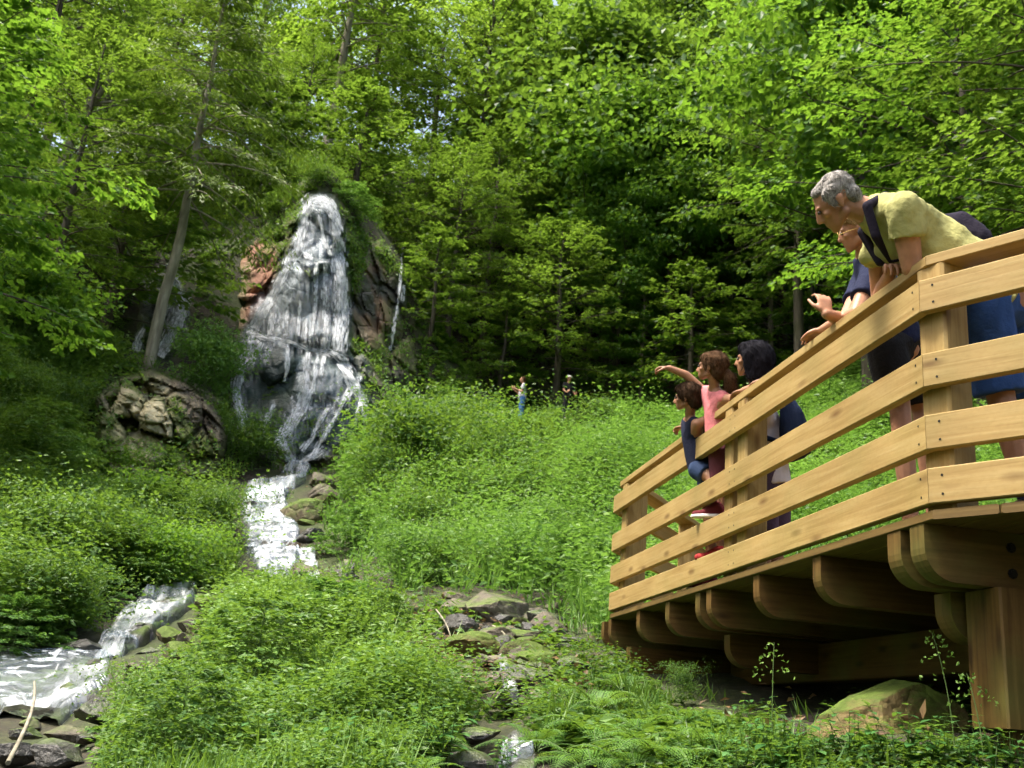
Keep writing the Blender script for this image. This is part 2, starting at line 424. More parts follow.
CP=[ # px,py,depth of the bare ground
 (0,768,6.3),(60,750,6.9),(130,768,5.6),(250,768,4.9),(400,768,4.7),(520,768,4.9),(650,768,4.6),(800,768,4.2),(920,768,3.9),(1015,752,4.3),
 (0,735,7.6),(60,720,8.4),(60,692,9.4),(0,690,9.6),(110,655,11.2),(140,628,12.4),(190,602,14.2),(232,588,16),
 (262,572,18),(270,520,21.5),(258,492,24.5),(285,468,28),(300,457,30.5),
 (315,575,17.5),(350,585,15.5),(420,600,13),(480,620,11.2),(505,650,9.6),(505,690,7.6),(510,735,5.8),
 (250,715,6.9),(190,650,9.6),(250,640,10.4),(330,640,10.6),(350,700,7.3),(420,680,8),(150,720,7.2),
 (620,620,12.5),(600,680,7.9),(700,720,6.2),(760,700,6.6),(850,720,5.2),(640,700,7),
 (560,560,17),(450,545,19),(380,560,17.3),(520,490,25),(640,480,25.5),(430,470,28),(380,440,32),(350,470,29),
 (520,430,37),(590,436,36),(660,440,35),(760,470,27),(850,440,29),(860,400,32),(760,430,34),(1000,470,25),(1024,400,30),
 (440,410,37),(520,408,43),(640,408,44),(760,395,44),
 (520,330,52),(640,300,58),(760,290,58),(900,290,52),(1024,280,48),(440,330,47),(400,385,36.5),(395,330,38),(400,260,41),(440,240,50),
 (320,197,37),(318,240,36.2),(315,285,35.4),(305,335,34.2),(300,370,32.9),(300,415,31.6),
 (345,215,37.4),(350,290,36.3),(362,360,34),(372,420,32.5),(280,230,37.2),(262,290,35.8),(240,350,34),(235,400,32.4),(240,440,30.5),
 (320,182,41),(330,150,54),(430,190,60),(600,190,72),(900,165,70),
 (165,352,32.5),(168,310,34),(172,268,35.5),(175,225,39),(120,350,32),(200,345,32.5),(215,280,35.6),(215,230,38.5),(210,380,31.5),
 (150,378,27.3),(110,390,26),(200,400,27.5),(150,420,26),(150,468,25),(205,465,26.2),(100,450,24.5),(215,520,22.5),
 (60,480,21.5),(60,560,15.6),(20,635,11.6),(100,610,13.4),(160,560,17.5),(0,560,14.6),(0,400,21.5),(50,350,26),(0,250,27),(60,210,35),(100,170,50),(0,150,38),
]
def build():
    pts=[];
    for a in CP: pts.append(U(*a))
    pts=[np.array(p) for p in pts]
    extra=[(0,0,-.1),(-3,0,-.1),(3,0,0),(0,-6,-.4),(-8,-6,-.2),(8,-6,.6),(-6,3,.5),(6,3,1.0),(5,6,1.6),(9,9,4),(-12,4,3),(14,4,4),
      (16,20,9.5),(22,30,15),(26,45,24),(-20,12,9),(-24,24,15),(-28,40,23),(-20,60,29),(0,-30,-1),(-25,-20,6),(25,-20,6),(40,10,18),(-40,10,24),(45,40,36),
      (-45,50,32),(40,80,42),(-40,90,40),(0,90,46),(0,130,50),(60,120,50),(-60,120,46),(70,-30,20),(-70,-30,24),(80,60,48),(-80,60,44)]
    pts+= [np.array(e,float) for e in extra]
    P=np.array(pts); n=len(P)
    # light smoothing thin plate spline (scaled)
    S=20.; X=P[:,:2]/S; Z=P[:,2]
    def k(r2): return np.where(r2>0,.5*r2*np.log(np.maximum(r2,1e-12)),0)
    r2=((X[:,None]-X[None])**2).sum(-1)
    A=np.zeros((n+3,n+3)); A[:n,:n]=k(r2)+np.eye(n)*2e-4; A[:n,n]=1; A[:n,n+1:]=X; A[n,:n]=1; A[n+1:,:n]=X.T
    w=np.linalg.solve(A,np.concatenate([Z,[0,0,0]]))
    def H(x,y):
        x=np.asarray(x,float);y=np.asarray(y,float)
        sh=x.shape; q=np.stack([x.ravel(),y.ravel()],1)/S
        out=np.empty(len(q))
        for i in range(0,len(q),20000):
            qq=q[i:i+20000]
            out[i:i+20000]=k(((qq[:,None]-X[None])**2).sum(-1))@w[:n]+w[n]+qq@w[n+1:]
        return out.reshape(sh)
    return H,P
H,P=build()
gx=np.arange(-50,50.01,.25); gy=np.arange(-4,100.01,.25)
GX,GY=np.meshgrid(gx,gy,indexing='ij'); GZ=H(GX,GY)
def Hg(x,y):
    fx=np.clip((np.asarray(x,float)-gx[0])/.25,0,len(gx)-1.001); fy=np.clip((np.asarray(y,float)-gy[0])/.25,0,len(gy)-1.001)
    i=fx.astype(int);j=fy.astype(int);a=fx-i;b=fy-j
    return GZ[i,j]*(1-a)*(1-b)+GZ[i+1,j]*a*(1-b)+GZ[i,j+1]*(1-a)*b+GZ[i+1,j+1]*a*b
def ray(px,py,d0=2.5,d1=95,n=700):
    px=np.asarray(px,float);py=np.asarray(py,float)
    ds=d0*(d1/d0)**(np.arange(n)/(n-1))
    dd=np.full(px.shape,np.nan); done=np.zeros(px.shape,bool); prev=None
    for d in ds:
        q=U(px,py,np.full(px.shape,d)); below=q[...,2]<Hg(q[...,0],q[...,1])
        new=below&~done; dd[new]=d; done|=new
    return dd
# ------------------------------------------------------------------ more placing helpers
def ground(px, py):
    """point of the bare ground seen at a pixel"""
    d = ray(np.asarray(px, float), np.asarray(py, float)); return U(px, py, d)

def at(px, d):
    """ground point in the column px at forward depth d"""
    lo, hi = -400., 1400.
    for _ in range(40):
        m = (lo + hi) / 2; q = U(px, m, d)
        if q[2] > Hg(q[0], q[1]): lo = m
        else: hi = m
    q = U(px, lo, d); return np.array([q[0], q[1], float(Hg(q[0], q[1]))])

# ------------------------------------------------------------------ the ground sheet
def build_ground():
    xs = np.concatenate([np.arange(-150, -50, 5), np.arange(-50, -16, .8), np.arange(-16, 14, .22), np.arange(14, 50, .8), np.arange(50, 151, 5)])
    ys = np.concatenate([np.arange(-60, -4, 3), np.arange(-4, 40, .22), np.arange(40, 100, .8), np.arange(100, 161, 5)])
    X, Y = np.meshgrid(xs, ys, indexing='ij')
    Z = H(X, Y)
    fine = np.clip(1 - np.maximum(0, np.hypot(X, Y - 15) - 40) / 30, 0, 1)
    Z = Z + (fbm(X * 1.3, Y * 1.3, 0, 5, 4) - .5) * .22 * fine + (fbm(X * .3, Y * .3, 0, 9, 3) - .5) * .3 * fine
    i, j = np.meshgrid(np.arange(len(xs) - 1), np.arange(len(ys) - 1), indexing='ij')
    n = len(ys); a = (i * n + j).ravel()
    F_ = np.stack([a, a + n, a + n + 1, a + 1], 1)
    mb = MB(); mb.add(np.stack([X, Y, Z], -1).reshape(-1, 3), F_, smooth=True)
    m, nt = new_mat('forest_soil'); g = NT(nt)
    pos = g.n('ShaderNodeNewGeometry').outputs['Position']
    n1 = g.n('ShaderNodeTexNoise', i_Vector=pos, i_Scale=.9, i_Detail=6.0)
    n2 = g.n('ShaderNodeTexNoise', i_Vector=pos, i_Scale=14.0, i_Detail=5.0, i_Roughness=.7)
    col = g.ramp(n2.outputs[0], [(.3, (.012, .009, .006)), (.55, (.032, .024, .014)), (.8, (.085, .062, .036))])
    col = g.mix(g.ramp(n1.outputs[0], [(.40, .0), (.62, .75)]), col, g.ramp(n2.outputs[0], [(.3, (.02, .035, .006)), (.7, (.06, .09, .014))]))
    p = g.n('ShaderNodeBsdfPrincipled', i_Base_Color=col, i_Roughness=.9)
    bp = g.n('ShaderNodeBump', i_Strength=.8, i_Distance=.05, i_Height=n2.outputs[0]); g.l(bp.outputs[0], p.inputs['Normal'])
    g.n('ShaderNodeOutputMaterial', i_0=p.outputs[0])
    o = mb.build('ground', m)
    tag(o, 'dark forest soil of the gorge under the plants, rising to the wood', 'ground', kind='structure')
build_ground()

# ------------------------------------------------------------------ rock faces (each a thick relief standing on the slope)
def seg_dist(px, py, pts):
    """distance in picture scale to a polyline of (x, y, w); returns min(dist / w)"""
    best = np.full(np.shape(px), 99.)
    for (x0, y0, w0), (x1, y1, w1) in zip(pts[:-1], pts[1:]):
        dx, dy = x1 - x0, y1 - y0
        t = np.clip(((px - x0) * dx + (py - y0) * dy) / (dx * dx + dy * dy + 1e-6), 0, 1)
        best = np.minimum(best, np.hypot(px - x0 - t * dx, py - y0 - t * dy) / (w0 + (w1 - w0) * t))
    return best

def inside(px, py, poly, soft=6.0):
    """soft mask of a polygon, by signed distance"""
    x, y = np.array(poly, float).T; n = len(x)
    c = np.zeros(np.shape(px), bool); d = np.full(np.shape(px), 1e9)
    for i in range(n):
        j = (i + 1) % n
        cond = ((y[i] > py) != (y[j] > py)) & (px < (x[j] - x[i]) * (py - y[i]) / (y[j] - y[i] + 1e-9) + x[i])
        c ^= cond
        dx, dy = x[j] - x[i], y[j] - y[i]
        t = np.clip(((px - x[i]) * dx + (py - y[i]) * dy) / (dx * dx + dy * dy + 1e-9), 0, 1)
        d = np.minimum(d, np.hypot(px - x[i] - t * dx, py - y[i] - t * dy))
    return np.clip(.5 + np.where(c, d, -d) / soft, 0, 1)

def rock_depth(X, Y, P, D, poly, amp, scale, seed, soft, out):
    q = P * scale
    d1, d2, idv = cells(q[..., 0] + .6 * fbm(q[..., 0], q[..., 1], q[..., 2], seed), q[..., 1], q[..., 2] * .62, seed)
    d1b, d2b, idb = cells(q[..., 0] * 2.4, q[..., 1] * 2.4, q[..., 2] * 1.7, seed + 9)
    rel = (idv - .35) * 1.0 + .30 * (idb - .5) - .35 * np.clip(1 - (d2 - d1) / .16, 0, 1) - .12 * np.clip(1 - (d2b - d1b) / .18, 0, 1)
    rel += (fbm(q[..., 0] * 1.5, q[..., 1] * 1.5, q[..., 2] * 1.5, seed + 3, 5) - .5) * .9
    m = inside(X, Y, poly, soft)
    return D - out * m - rel * amp * m + (1 - m) ** 2 * 1.6, m, d1, idv

STRANDS = [
 [(322, 197, 6), (310, 201, 6), (304, 215, 5), (301, 235, 5), (298, 250, 5), (289, 258, 5), (284, 272, 4), (277, 287, 5), (270, 300, 5), (262, 314, 6), (255, 328, 8)],
 [(318, 196, 5), (330, 204, 6), (336, 222, 6), (339, 245, 6), (338, 262, 8), (341, 280, 8), (342, 305, 9), (340, 330, 9), (338, 350, 8)],
 [(312, 200, 5), (324, 202, 6), (333, 212, 5)],
 [(318, 214, 1.6), (322, 229, 1.6), (325, 243, 2), (331, 255, 2)],
 [(301, 250, 2.5), (309, 257, 2.5), (320, 261, 2.5), (338, 262, 4)],
 [(317, 262, 2), (316, 285, 2), (315, 312, 1.6), (312, 335, 1.4)],
 [(326, 262, 3), (325, 285, 3), (326, 315, 4), (327, 348, 4)],
 [(300, 300, 1.5), (298, 335, 2)], [(288, 306, 1.5), (286, 335, 2)], [(306, 318, 2), (305, 342, 2)], [(273, 312, 3), (270, 334, 4)],
 [(247, 332, 3), (262, 337, 3.5), (285, 341, 3.5), (309, 349, 3), (330, 352, 4), (345, 360, 5), (350, 368, 5)],
 [(254, 336, 5), (246, 352, 5), (239, 372, 6), (236, 395, 6), (240, 412, 5), (245, 434, 4)],
 [(262, 342, 4), (254, 356, 4), (246, 372, 4)],
 [(288, 344, 2), (287, 368, 2), (284, 380, 1.6)],
 [(309, 352, 4), (306, 372, 3), (307, 392, 3)], [(318, 353, 3), (316, 372, 3), (313, 393, 3)], [(324, 355, 2), (321, 375, 2)],
 [(308, 388, 8), (301, 408, 8), (293, 422, 7), (286, 434, 6)],
 [(310, 410, 4), (306, 402, 4)],
 [(340, 362, 6), (349, 376, 6), (358, 392, 6), (364, 402, 4), (366, 424, 3)],
 [(352, 384, 6), (346, 396, 4), (338, 412, 2.6), (329, 428, 2.6), (318, 446, 3), (312, 458, 4)],
 [(328, 408, 2.6), (318, 424, 3), (312, 438, 3), (302, 450, 3)],
 [(287, 428, 7), (280, 440, 8), (286, 450, 5), (293, 462, 5)],
 [(273, 404, 2.4), (267, 420, 2.4), (261, 434, 2)],
 [(323, 452, 4), (312, 456, 5), (296, 464, 6)],
 [(361, 398, 2), (358, 410, 1.8), (356, 422, 1.6)],
]
SIDE = [[(170, 266, 2), (173, 278, 2.6), (177, 290, 4), (181, 300, 5), (180, 314, 6), (174, 328, 7), (166, 342, 8), (158, 354, 7)],
        [(181, 300, 3), (182, 316, 4), (180, 328, 3)],
        [(144, 328, 2), (138, 338, 4), (136, 350, 4)]]
TRICK = [[(402, 232, 1.2), (402, 252, 1.4), (401, 275, 1.5), (400, 292, 1.6), (396, 312, 1.7), (393, 330, 1.7), (391, 350, 1.8)],
         [(404, 285, 2), (403, 300, 2)]]

def px_grid(x0, x1, y0, y1, st):
    xs = np.arange(x0, x1 + .1, st); ys = np.arange(y0, y1 + .1, st)
    X, Y = np.meshgrid(xs, ys, indexing='ij')
    n = len(ys); i, j = np.meshgrid(np.arange(len(xs) - 1), np.arange(n - 1), indexing='ij'); a = (i * n + j).ravel()
    return X, Y, np.stack([a, a + 1, a + n + 1, a + n], 1)

def smooth2(D, k):
    for _ in range(k):
        E_ = np.pad(D, 1, mode='edge')
        D = (E_[:-2, 1:-1] + E_[2:, 1:-1] + E_[1:-1, :-2] + E_[1:-1, 2:] + 2 * E_[1:-1, 1:-1]) / 6
    return D

# the cliff of the main fall
CLX, CLY, CLF = px_grid(205, 452, 178, 486, 1.5)
_D0 = smooth2(np.nan_to_num(ray(CLX, CLY), nan=45.), 10)
_CP = [(238, 260), (262, 226), (290, 205), (306, 192), (338, 192), (352, 214), (372, 240), (398, 236), (410, 262), (408, 320), (420, 372), (398, 400), (366, 436), (330, 470), (286, 474), (262, 452),
       (232, 436), (226, 400), (230, 350), (236, 325)]
_P0 = U(CLX, CLY, _D0)
CLD, _m, _c1, _cid = rock_depth(CLX, CLY, _P0, _D0, _CP, .95, .72, 21, 26, .70)
# two steps of the fall: the crest, the upper ledge and the long slanting lip half way down
lip = 334 + (CLX - 246) * .25 + np.clip(CLX - 330, 0, 99) * .35
CLD -= _m * .9 * np.clip((CLY - lip) / 10, 0, 1) * np.clip((372 - CLX) / 20, 0, 1) * np.clip(1.5 - (CLY - lip) / 90, 0, 1)
CLD -= _m * .5 * np.clip((CLY - 258) / 6, 0, 1) * inside(CLX, CLY, [(284, 240), (346, 240), (350, 345), (262, 345)], 10)
_fallbed = inside(CLX, CLY, [(312, 192), (332, 192), (346, 250), (350, 350), (372, 400), (366, 430), (300, 470), (230, 420), (236, 335), (262, 300), (296, 240)], 10)
_s = smooth2(CLD, 6); _s = smooth2(_s, 16); CLD = CLD * (1 - .72 * _fallbed) + _s * .72 * _fallbed
_P1 = U(CLX, CLY, CLD)
_gx = smooth2(np.gradient(CLD, axis=1), 1)
_nn = fbm(_P1[..., 0] * .8, _P1[..., 1] * .8, _P1[..., 2] * .8, 41, 4)
_wet = np.clip(_fallbed * 1.0 + inside(CLX, CLY, [(356, 236), (410, 232), (418, 380), (380, 400), (352, 330)], 14) * np.clip(1.2 - _nn * 2.2, 0, .5) + inside(CLX, CLY, [(372, 330), (346, 300), (352, 356), (386, 420), (330, 470), (372, 440)], 14) * .7, 0, 1)
_red = inside(CLX, CLY, [(230, 268), (248, 244), (274, 238), (278, 262), (266, 314), (240, 332), (230, 304)], 8) * np.clip(.55 + 1.0 * _nn, 0, 1) + \
       inside(CLX, CLY, [(352, 268), (382, 262), (388, 320), (372, 352), (348, 330)], 12) * np.clip(_nn * 3.0 - 1.0, 0, .9)
_pale = inside(CLX, CLY, [(370, 300), (402, 270), (420, 370), (400, 400), (372, 340)], 14) * np.clip(_nn * 3 - 1.5, 0, .6) + \
        inside(CLX, CLY, [(232, 270), (254, 260), (240, 330), (226, 320)], 10) * .6
_moss = np.clip((_nn - .42) * 4, 0, 1) * np.clip(1 - 1.0 * _fallbed, .18, 1) * (1 - .75 * np.clip(_red, 0, 1)) * (1 - .5 * np.clip(_pale, 0, 1))
_moss = np.maximum(_moss, inside(CLX, CLY, [(346, 208), (362, 212), (372, 236), (360, 290), (350, 300), (344, 250)], 8) * .95)
_moss = np.maximum(_moss, inside(CLX, CLY, [(262, 222), (292, 204), (298, 214), (276, 250), (262, 262)], 8) * .85)
_moss = np.maximum(_moss, inside(CLX, CLY, [(292, 440), (318, 412), (324, 424), (300, 462), (288, 456)], 6) * .35)
_moss = np.maximum(_moss, (1 - _m) * .9)
mb = MB(); mb.add(_P1.reshape(-1, 3), CLF, smooth=False, red=np.clip(_red, 0, 1).ravel(), wet=_wet.ravel(), moss=_moss.ravel(), pale=np.clip(_pale, 0, 1).ravel())
tag(mb.build('cliff', M['cliff']), 'dark and reddish rock cliff that the main waterfall runs down', 'cliff', kind='structure')

TUFTS = [(_P1.reshape(-1, 3), _moss.ravel() * (1 - .85 * _fallbed.ravel()) * (1 - .9 * np.clip(_red, 0, 1).ravel()))]
def cliff_depth(px, py):
    i = np.clip((np.asarray(px, float) - 205) / 1.5, 0, CLX.shape[0] - 1.001); j = np.clip((np.asarray(py, float) - 178) / 1.5, 0, CLX.shape[1] - 1.001)
    a, b = i.astype(int), j.astype(int); u, v = i - a, j - b
    return CLD[a, b] * (1 - u) * (1 - v) + CLD[a + 1, b] * u * (1 - v) + CLD[a, b + 1] * (1 - u) * v + CLD[a + 1, b + 1] * u * v

def _interp2(X, Y, D, px, py):
    i = np.clip((px - X[0, 0]) / (X[1, 0] - X[0, 0]), 0, X.shape[0] - 1.001); j = np.clip((py - Y[0, 0]) / (Y[0, 1] - Y[0, 0]), 0, X.shape[1] - 1.001)
    a, b = i.astype(int), j.astype(int); u, v = i - a, j - b
    return D[a, b] * (1 - u) * (1 - v) + D[a + 1, b] * u * (1 - v) + D[a, b + 1] * (1 - u) * v + D[a + 1, b + 1] * u * v

def water_sheet(name, box, strands, veils, depth, label, st=1.0, lift=.12, mat='fall', keep=.04, dens=.55):
    X, Y, Fq = px_grid(*box, st)
    jit = (fbm(X * .12, Y * .05, 0, 3, 3) - .5) * 5
    f = np.zeros(X.shape)
    for k, sdef in enumerate(strands):
        d = seg_dist(X + jit + (fbm(X * .3, Y * .12, k, 8, 2) - .5) * 2.2, Y, sdef)
        f = np.maximum(f, np.exp(-(d ** 2) * 1.1) * .50)
    for poly, val in veils:
        f = np.maximum(f, inside(X, Y, poly, 16) * val * .95)
    D = depth(X, Y)
    D = smooth2(D, 3) - lift - .10 * f * (.3 + fbm(X * .4, Y * .1, 0, 6, 3))
    P = U(X, Y, D)
    mb = MB()
    keepf = (f.ravel()[Fq].max(1) > keep)
    uv = np.stack([X.ravel() / 40., Y.ravel() / 40.], 1)
    mb.add(P.reshape(-1, 3), Fq[keepf], uv=uv[Fq[keepf]].reshape(-1, 2), smooth=True, foam=f.ravel())
    # fine falling threads of white water along every strand and over the veils
    rg = np.random.default_rng(len(name)); TH = []
    for sd in strands:
        sd = np.array(sd, float); L = np.concatenate([[0], np.cumsum(np.hypot(np.diff(sd[:, 0]), np.diff(sd[:, 1])))])
        for k in range(int(L[-1] * sd[:, 2].mean() * dens * 1.3)):
            a = rg.uniform(-3, L[-1]); ln = rg.uniform(3, 11); s = np.linspace(a, a + ln, 5).clip(0, L[-1])
            w = np.interp(s, L, sd[:, 2]); o_ = rg.normal(0, .42) * w
            tx = np.interp(s + .5, L, sd[:, 0]) - np.interp(s - .5, L, sd[:, 0]); ty = np.interp(s + .5, L, sd[:, 1]) - np.interp(s - .5, L, sd[:, 1])
            nn_ = np.hypot(tx, ty) + 1e-6
            TH.append((np.interp(s, L, sd[:, 0]) - ty / nn_ * o_ + np.linspace(0, 1, 5) ** 2 * 0, np.interp(s, L, sd[:, 1]) + tx / nn_ * o_ + np.linspace(0, 1, 5) * (ln * .12), rg.uniform(.5, 1.6), rg.uniform(.22, .9)))
    for poly, val in veils:
        pa = np.array(poly, float); area = (pa[:, 0].max() - pa[:, 0].min()) * (pa[:, 1].max() - pa[:, 1].min())
        for k in range(int(area * val * .30 * dens / .55)):
            x, y = rg.uniform(pa[:, 0].min(), pa[:, 0].max()), rg.uniform(pa[:, 1].min(), pa[:, 1].max())
            if inside(np.array([x]), np.array([y]), poly, 4)[0] < .5: continue
            ln = rg.uniform(5, 18); t = np.linspace(0, 1, 5)
            TH.append((x + t * rg.normal(0, 1.2), y + t * ln, rg.uniform(.5, 1.8), rg.uniform(.05, .26)))
    if TH:
        tx = np.array([t[0] for t in TH]); ty = np.array([t[1] for t in TH]); tw = np.array([t[2] for t in TH]); ta = np.array([t[3] for t in TH])
        D0 = _interp2(X, Y, D, tx, ty) - rg.uniform(.02, .22, (len(TH), 1))
        A_ = U(tx - tw[:, None], ty, D0); B_ = U(tx + tw[:, None], ty, D0)
        V_ = np.stack([A_, B_], 2).reshape(-1, 3); n5 = 5
        b0 = (np.arange(len(TH)) * n5 * 2)[:, None] + (np.arange(n5 - 1) * 2)[None]
        Fr = np.stack([b0, b0 + 1, b0 + 3, b0 + 2], -1).reshape(-1, 4)
        vv = np.arange(n5) / (n5 - 1)
        uvr = np.stack([np.stack([0 * vv[:-1], vv[:-1]], 1), np.stack([0 * vv[:-1] + 1, vv[:-1]], 1), np.stack([0 * vv[:-1] + 1, vv[1:]], 1), np.stack([0 * vv[:-1], vv[1:]], 1)], 1)
        mb.add(V_, Fr, uv=np.tile(uvr.reshape(-1, 2), (len(TH), 1)), mi=1, smooth=True, foam=np.repeat(ta, n5 * 2))
    o = mb.build(name, [M[mat], M['spray']]); tag(o, label, 'waterfall' if 'fall' in name else 'water', kind='structure'); return o

water_sheet('waterfall', (226, 378, 190, 472), STRANDS,
    [([(258, 300), (284, 288), (344, 285), (344, 352), (300, 344), (254, 334)], .40), ([(300, 255), (340, 262), (344, 300), (286, 300)], .26),
     ([(306, 200), (334, 204), (338, 250), (300, 250)], .14), ([(240, 345), (268, 345), (254, 380), (236, 400)], .24),
     ([(300, 354), (345, 364), (352, 392), (300, 410)], .20), ([(300, 400), (340, 400), (300, 455), (280, 445)], .10)], cliff_depth,
    'tall white waterfall streaming over the cliff in two steps')
_rd = lambda X, Y: smooth2(np.nan_to_num(ray(X, Y), nan=40.), 3)
water_sheet('side_waterfall', (124, 192, 262, 360), SIDE, [([(168, 300), (186, 300), (178, 330), (150, 354), (160, 330)], .35)], _rd,
    'narrow white side waterfall behind the leaning trunk', lift=.9, dens=1.1)
water_sheet('trickle_waterfall', (384, 412, 228, 354), TRICK, [], lambda X, Y: np.minimum(cliff_depth(X, Y), _rd(X, Y)),
    'thin bluish trickle down the rocks beside the main waterfall', lift=.3, dens=.3)

# rocky outcrop below the leaning trunk, and the small rock face behind the side fall
def relief(name, box, poly, amp, scale, seed, soft, out, label, fields, st=1.6):
    X, Y, Fq = px_grid(*box, st)
    D = smooth2(np.nan_to_num(ray(X, Y), nan=40.), 8); P = U(X, Y, D)
    D, m, c1, cid = rock_depth(X, Y, P, D, poly, amp, scale, seed, soft, out)
    P = U(X, Y, D); nn = fbm(P[..., 0] * 1.1, P[..., 1] * 1.1, P[..., 2] * 1.1, seed + 5, 4)
    fd = fields(X, Y, m, nn)
    mb = MB(); mb.add(P.reshape(-1, 3), Fq, smooth=False, **{k: np.clip(v, 0, 1).ravel() for k, v in fd.items()})
    o = mb.build(name, M['cliff']); tag(o, label, 'rock face', kind='structure'); TUFTS.append((P.reshape(-1, 3), np.clip(fd['moss'], 0, 1).ravel() * (0 if 'side' in name else .45))); return o
relief('rock_outcrop', (84, 236, 366, 496), [(96, 396), (118, 376), (150, 370), (186, 378), (222, 400), (228, 440), (216, 478), (176, 482), (108, 478), (94, 440)], .95, 1.25, 61, 13, 1.1,
    'pale mossy rock outcrop under the leaning trunk',
    lambda X, Y, m, nn: dict(red=0 * X, wet=0 * X, pale=np.clip((nn - .30) * 7, 0, 1) * inside(X, Y, [(100, 430), (110, 395), (160, 378), (182, 400), (180, 440), (215, 450), (210, 474), (120, 474)], 14) * m,
                             moss=np.clip((.50 - nn) * 6, .0, .8) + (1 - m)))
relief('side_rock_face', (122, 216, 256, 366), [(140, 280), (160, 258), (180, 262), (192, 300), (200, 350), (170, 360), (132, 356)], .4, .9, 67, 12, .3,
    'dark wet rock face behind the narrow side waterfall',
    lambda X, Y, m, nn: dict(red=0 * X, wet=m * .75, pale=0 * X, moss=np.clip((nn - .45) * 5, 0, 1) * .8 + (1 - m)))

# ------------------------------------------------------------------ the stream, reach by reach
def reach(name, rows, label, lift=.06, bump=.10, foam=.55, pool=None, nu=26, nv=10, seed=0, thr=1.0):
    rows = np.array(rows, float)
    t = np.arange(len(rows)); tt = np.linspace(0, len(rows) - 1, (len(rows) - 1) * nv + 1)
    y = np.interp(tt, t, rows[:, 2]); x0 = np.interp(tt, t, rows[:, 0]); x1 = np.interp(tt, t, rows[:, 1])
    u = np.linspace(0, 1, nu)
    X = x0[:, None] + (x1 - x0)[:, None] * u[None]
    Y = np.repeat(y[:, None], nu, 1)
    P = ground(X, Y)
    P = P.copy(); zc = P[..., 2]
    e = np.minimum(u, 1 - u)[None] * 2
    zc = smooth2(zc, 5)
    b = (fbm(P[..., 0] * 3.2, P[..., 1] * 3.2, 0, 30 + seed, 4) - .5) * bump * 2
    steps = .10 * np.sin(P[..., 1] * 4.2 + 3 * fbm(P[..., 0] * .9, P[..., 1] * .9, 0, seed, 2) * 2)
    P[..., 2] = zc + lift + b + steps * min(1, bump * 6) - (1 - np.clip(e * 5, 0, 1)) * .32
    f = foam + .35 * (fbm(P[..., 0] * 2.2, P[..., 1] * 1.2, 0, 77 + seed, 4) - .5) * 2 - (1 - np.clip(e * 3.5, 0, 1)) * .35
    if pool is not None: f = f - pool(X, Y)
    n = nu; i, j = np.meshgrid(np.arange(len(tt) - 1), np.arange(n - 1), indexing='ij'); a = (i * n + j).ravel()
    Fq = np.stack([a, a + n, a + n + 1, a + 1], 1)
    L = np.concatenate([[0], np.cumsum(np.linalg.norm(np.diff(P[:, n // 2], axis=0), axis=1))])
    Wd = np.linalg.norm(P[:, -1] - P[:, 0], axis=1).mean()
    uv = np.stack([np.repeat(u[None] * Wd, len(tt), 0).ravel() * .6, np.repeat(L[:, None], n, 1).ravel() * .35], 1)
    mb = MB(); mb.add(P.reshape(-1, 3), Fq, uv=uv[Fq].reshape(-1, 2), smooth=True, foam=np.clip(f, 0, 1).ravel())
    # threads of white water along the flow
    rg = np.random.default_rng(seed + 40); nr_, nc = P.shape[:2]; k = int(L[-1] * Wd * 60 * thr)
    r0 = rg.uniform(0, nr_ - 2, k); c0 = rg.uniform(1.5, nc - 2.5, k); ln = rg.uniform(.12, .5, k) / max(L[-1] / nr_, 1e-3)
    tt_ = np.linspace(0, 1, 5); rr = np.clip(r0[:, None] + tt_[None] * ln[:, None], 0, nr_ - 1.01); cc = np.clip(c0[:, None] + tt_[None] * rg.normal(0, 1.2, (k, 1)), .5, nc - 1.6)
    def bl(r, c):
        a, b_ = r.astype(int), c.astype(int); u_, v_ = (r - a)[..., None], (c - b_)[..., None]
        return P[a, b_] * (1 - u_) * (1 - v_) + P[a + 1, b_] * u_ * (1 - v_) + P[a, b_ + 1] * (1 - u_) * v_ + P[a + 1, b_ + 1] * u_ * v_
    hw = rg.uniform(.010, .030, (k, 1)) / (Wd / nc)
    A_, B_ = bl(rr, np.clip(cc - hw, 0, nc - 1.01)), bl(rr, np.clip(cc + hw, 0, nc - 1.01)); lf = rg.uniform(.01, .05, (k, 1)); A_[..., 2] += lf; B_[..., 2] += lf
    b0 = (np.arange(k) * 10)[:, None] + (np.arange(4) * 2)[None]; Fr = np.stack([b0, b0 + 1, b0 + 3, b0 + 2], -1).reshape(-1, 4); vv = np.arange(5) / 4
    uvr = np.stack([np.stack([0 * vv[:-1], vv[:-1]], 1), np.stack([0 * vv[:-1] + 1, vv[:-1]], 1), np.stack([0 * vv[:-1] + 1, vv[1:]], 1), np.stack([0 * vv[:-1], vv[1:]], 1)], 1)
    mb.add(np.stack([A_, B_], 2).reshape(-1, 3), Fr, uv=np.tile(uvr.reshape(-1, 2), (k, 1)), mi=1, smooth=True, foam=np.repeat(rg.uniform(.15, .8, k) * min(1, foam * 2), 10))
    o = mb.build(name, [M['stream'], M['spray']]); tag(o, label, 'stream', kind='structure')
    bd = MB(); Q = P.copy(); Q[..., 2] = zc + .03 + (fbm(P[..., 0] * 3, P[..., 1] * 3, 0, 90, 4) - .5) * .22 - (1 - np.clip(e * 5, 0, 1)) * .2
    bd.add(Q.reshape(-1, 3), Fq, smooth=True); tag(bd.build('stream_bed', M['rockw']), 'dark wet rock bed under the ' + name.replace('_', ' '), 'stream bed', kind='structure'); return P

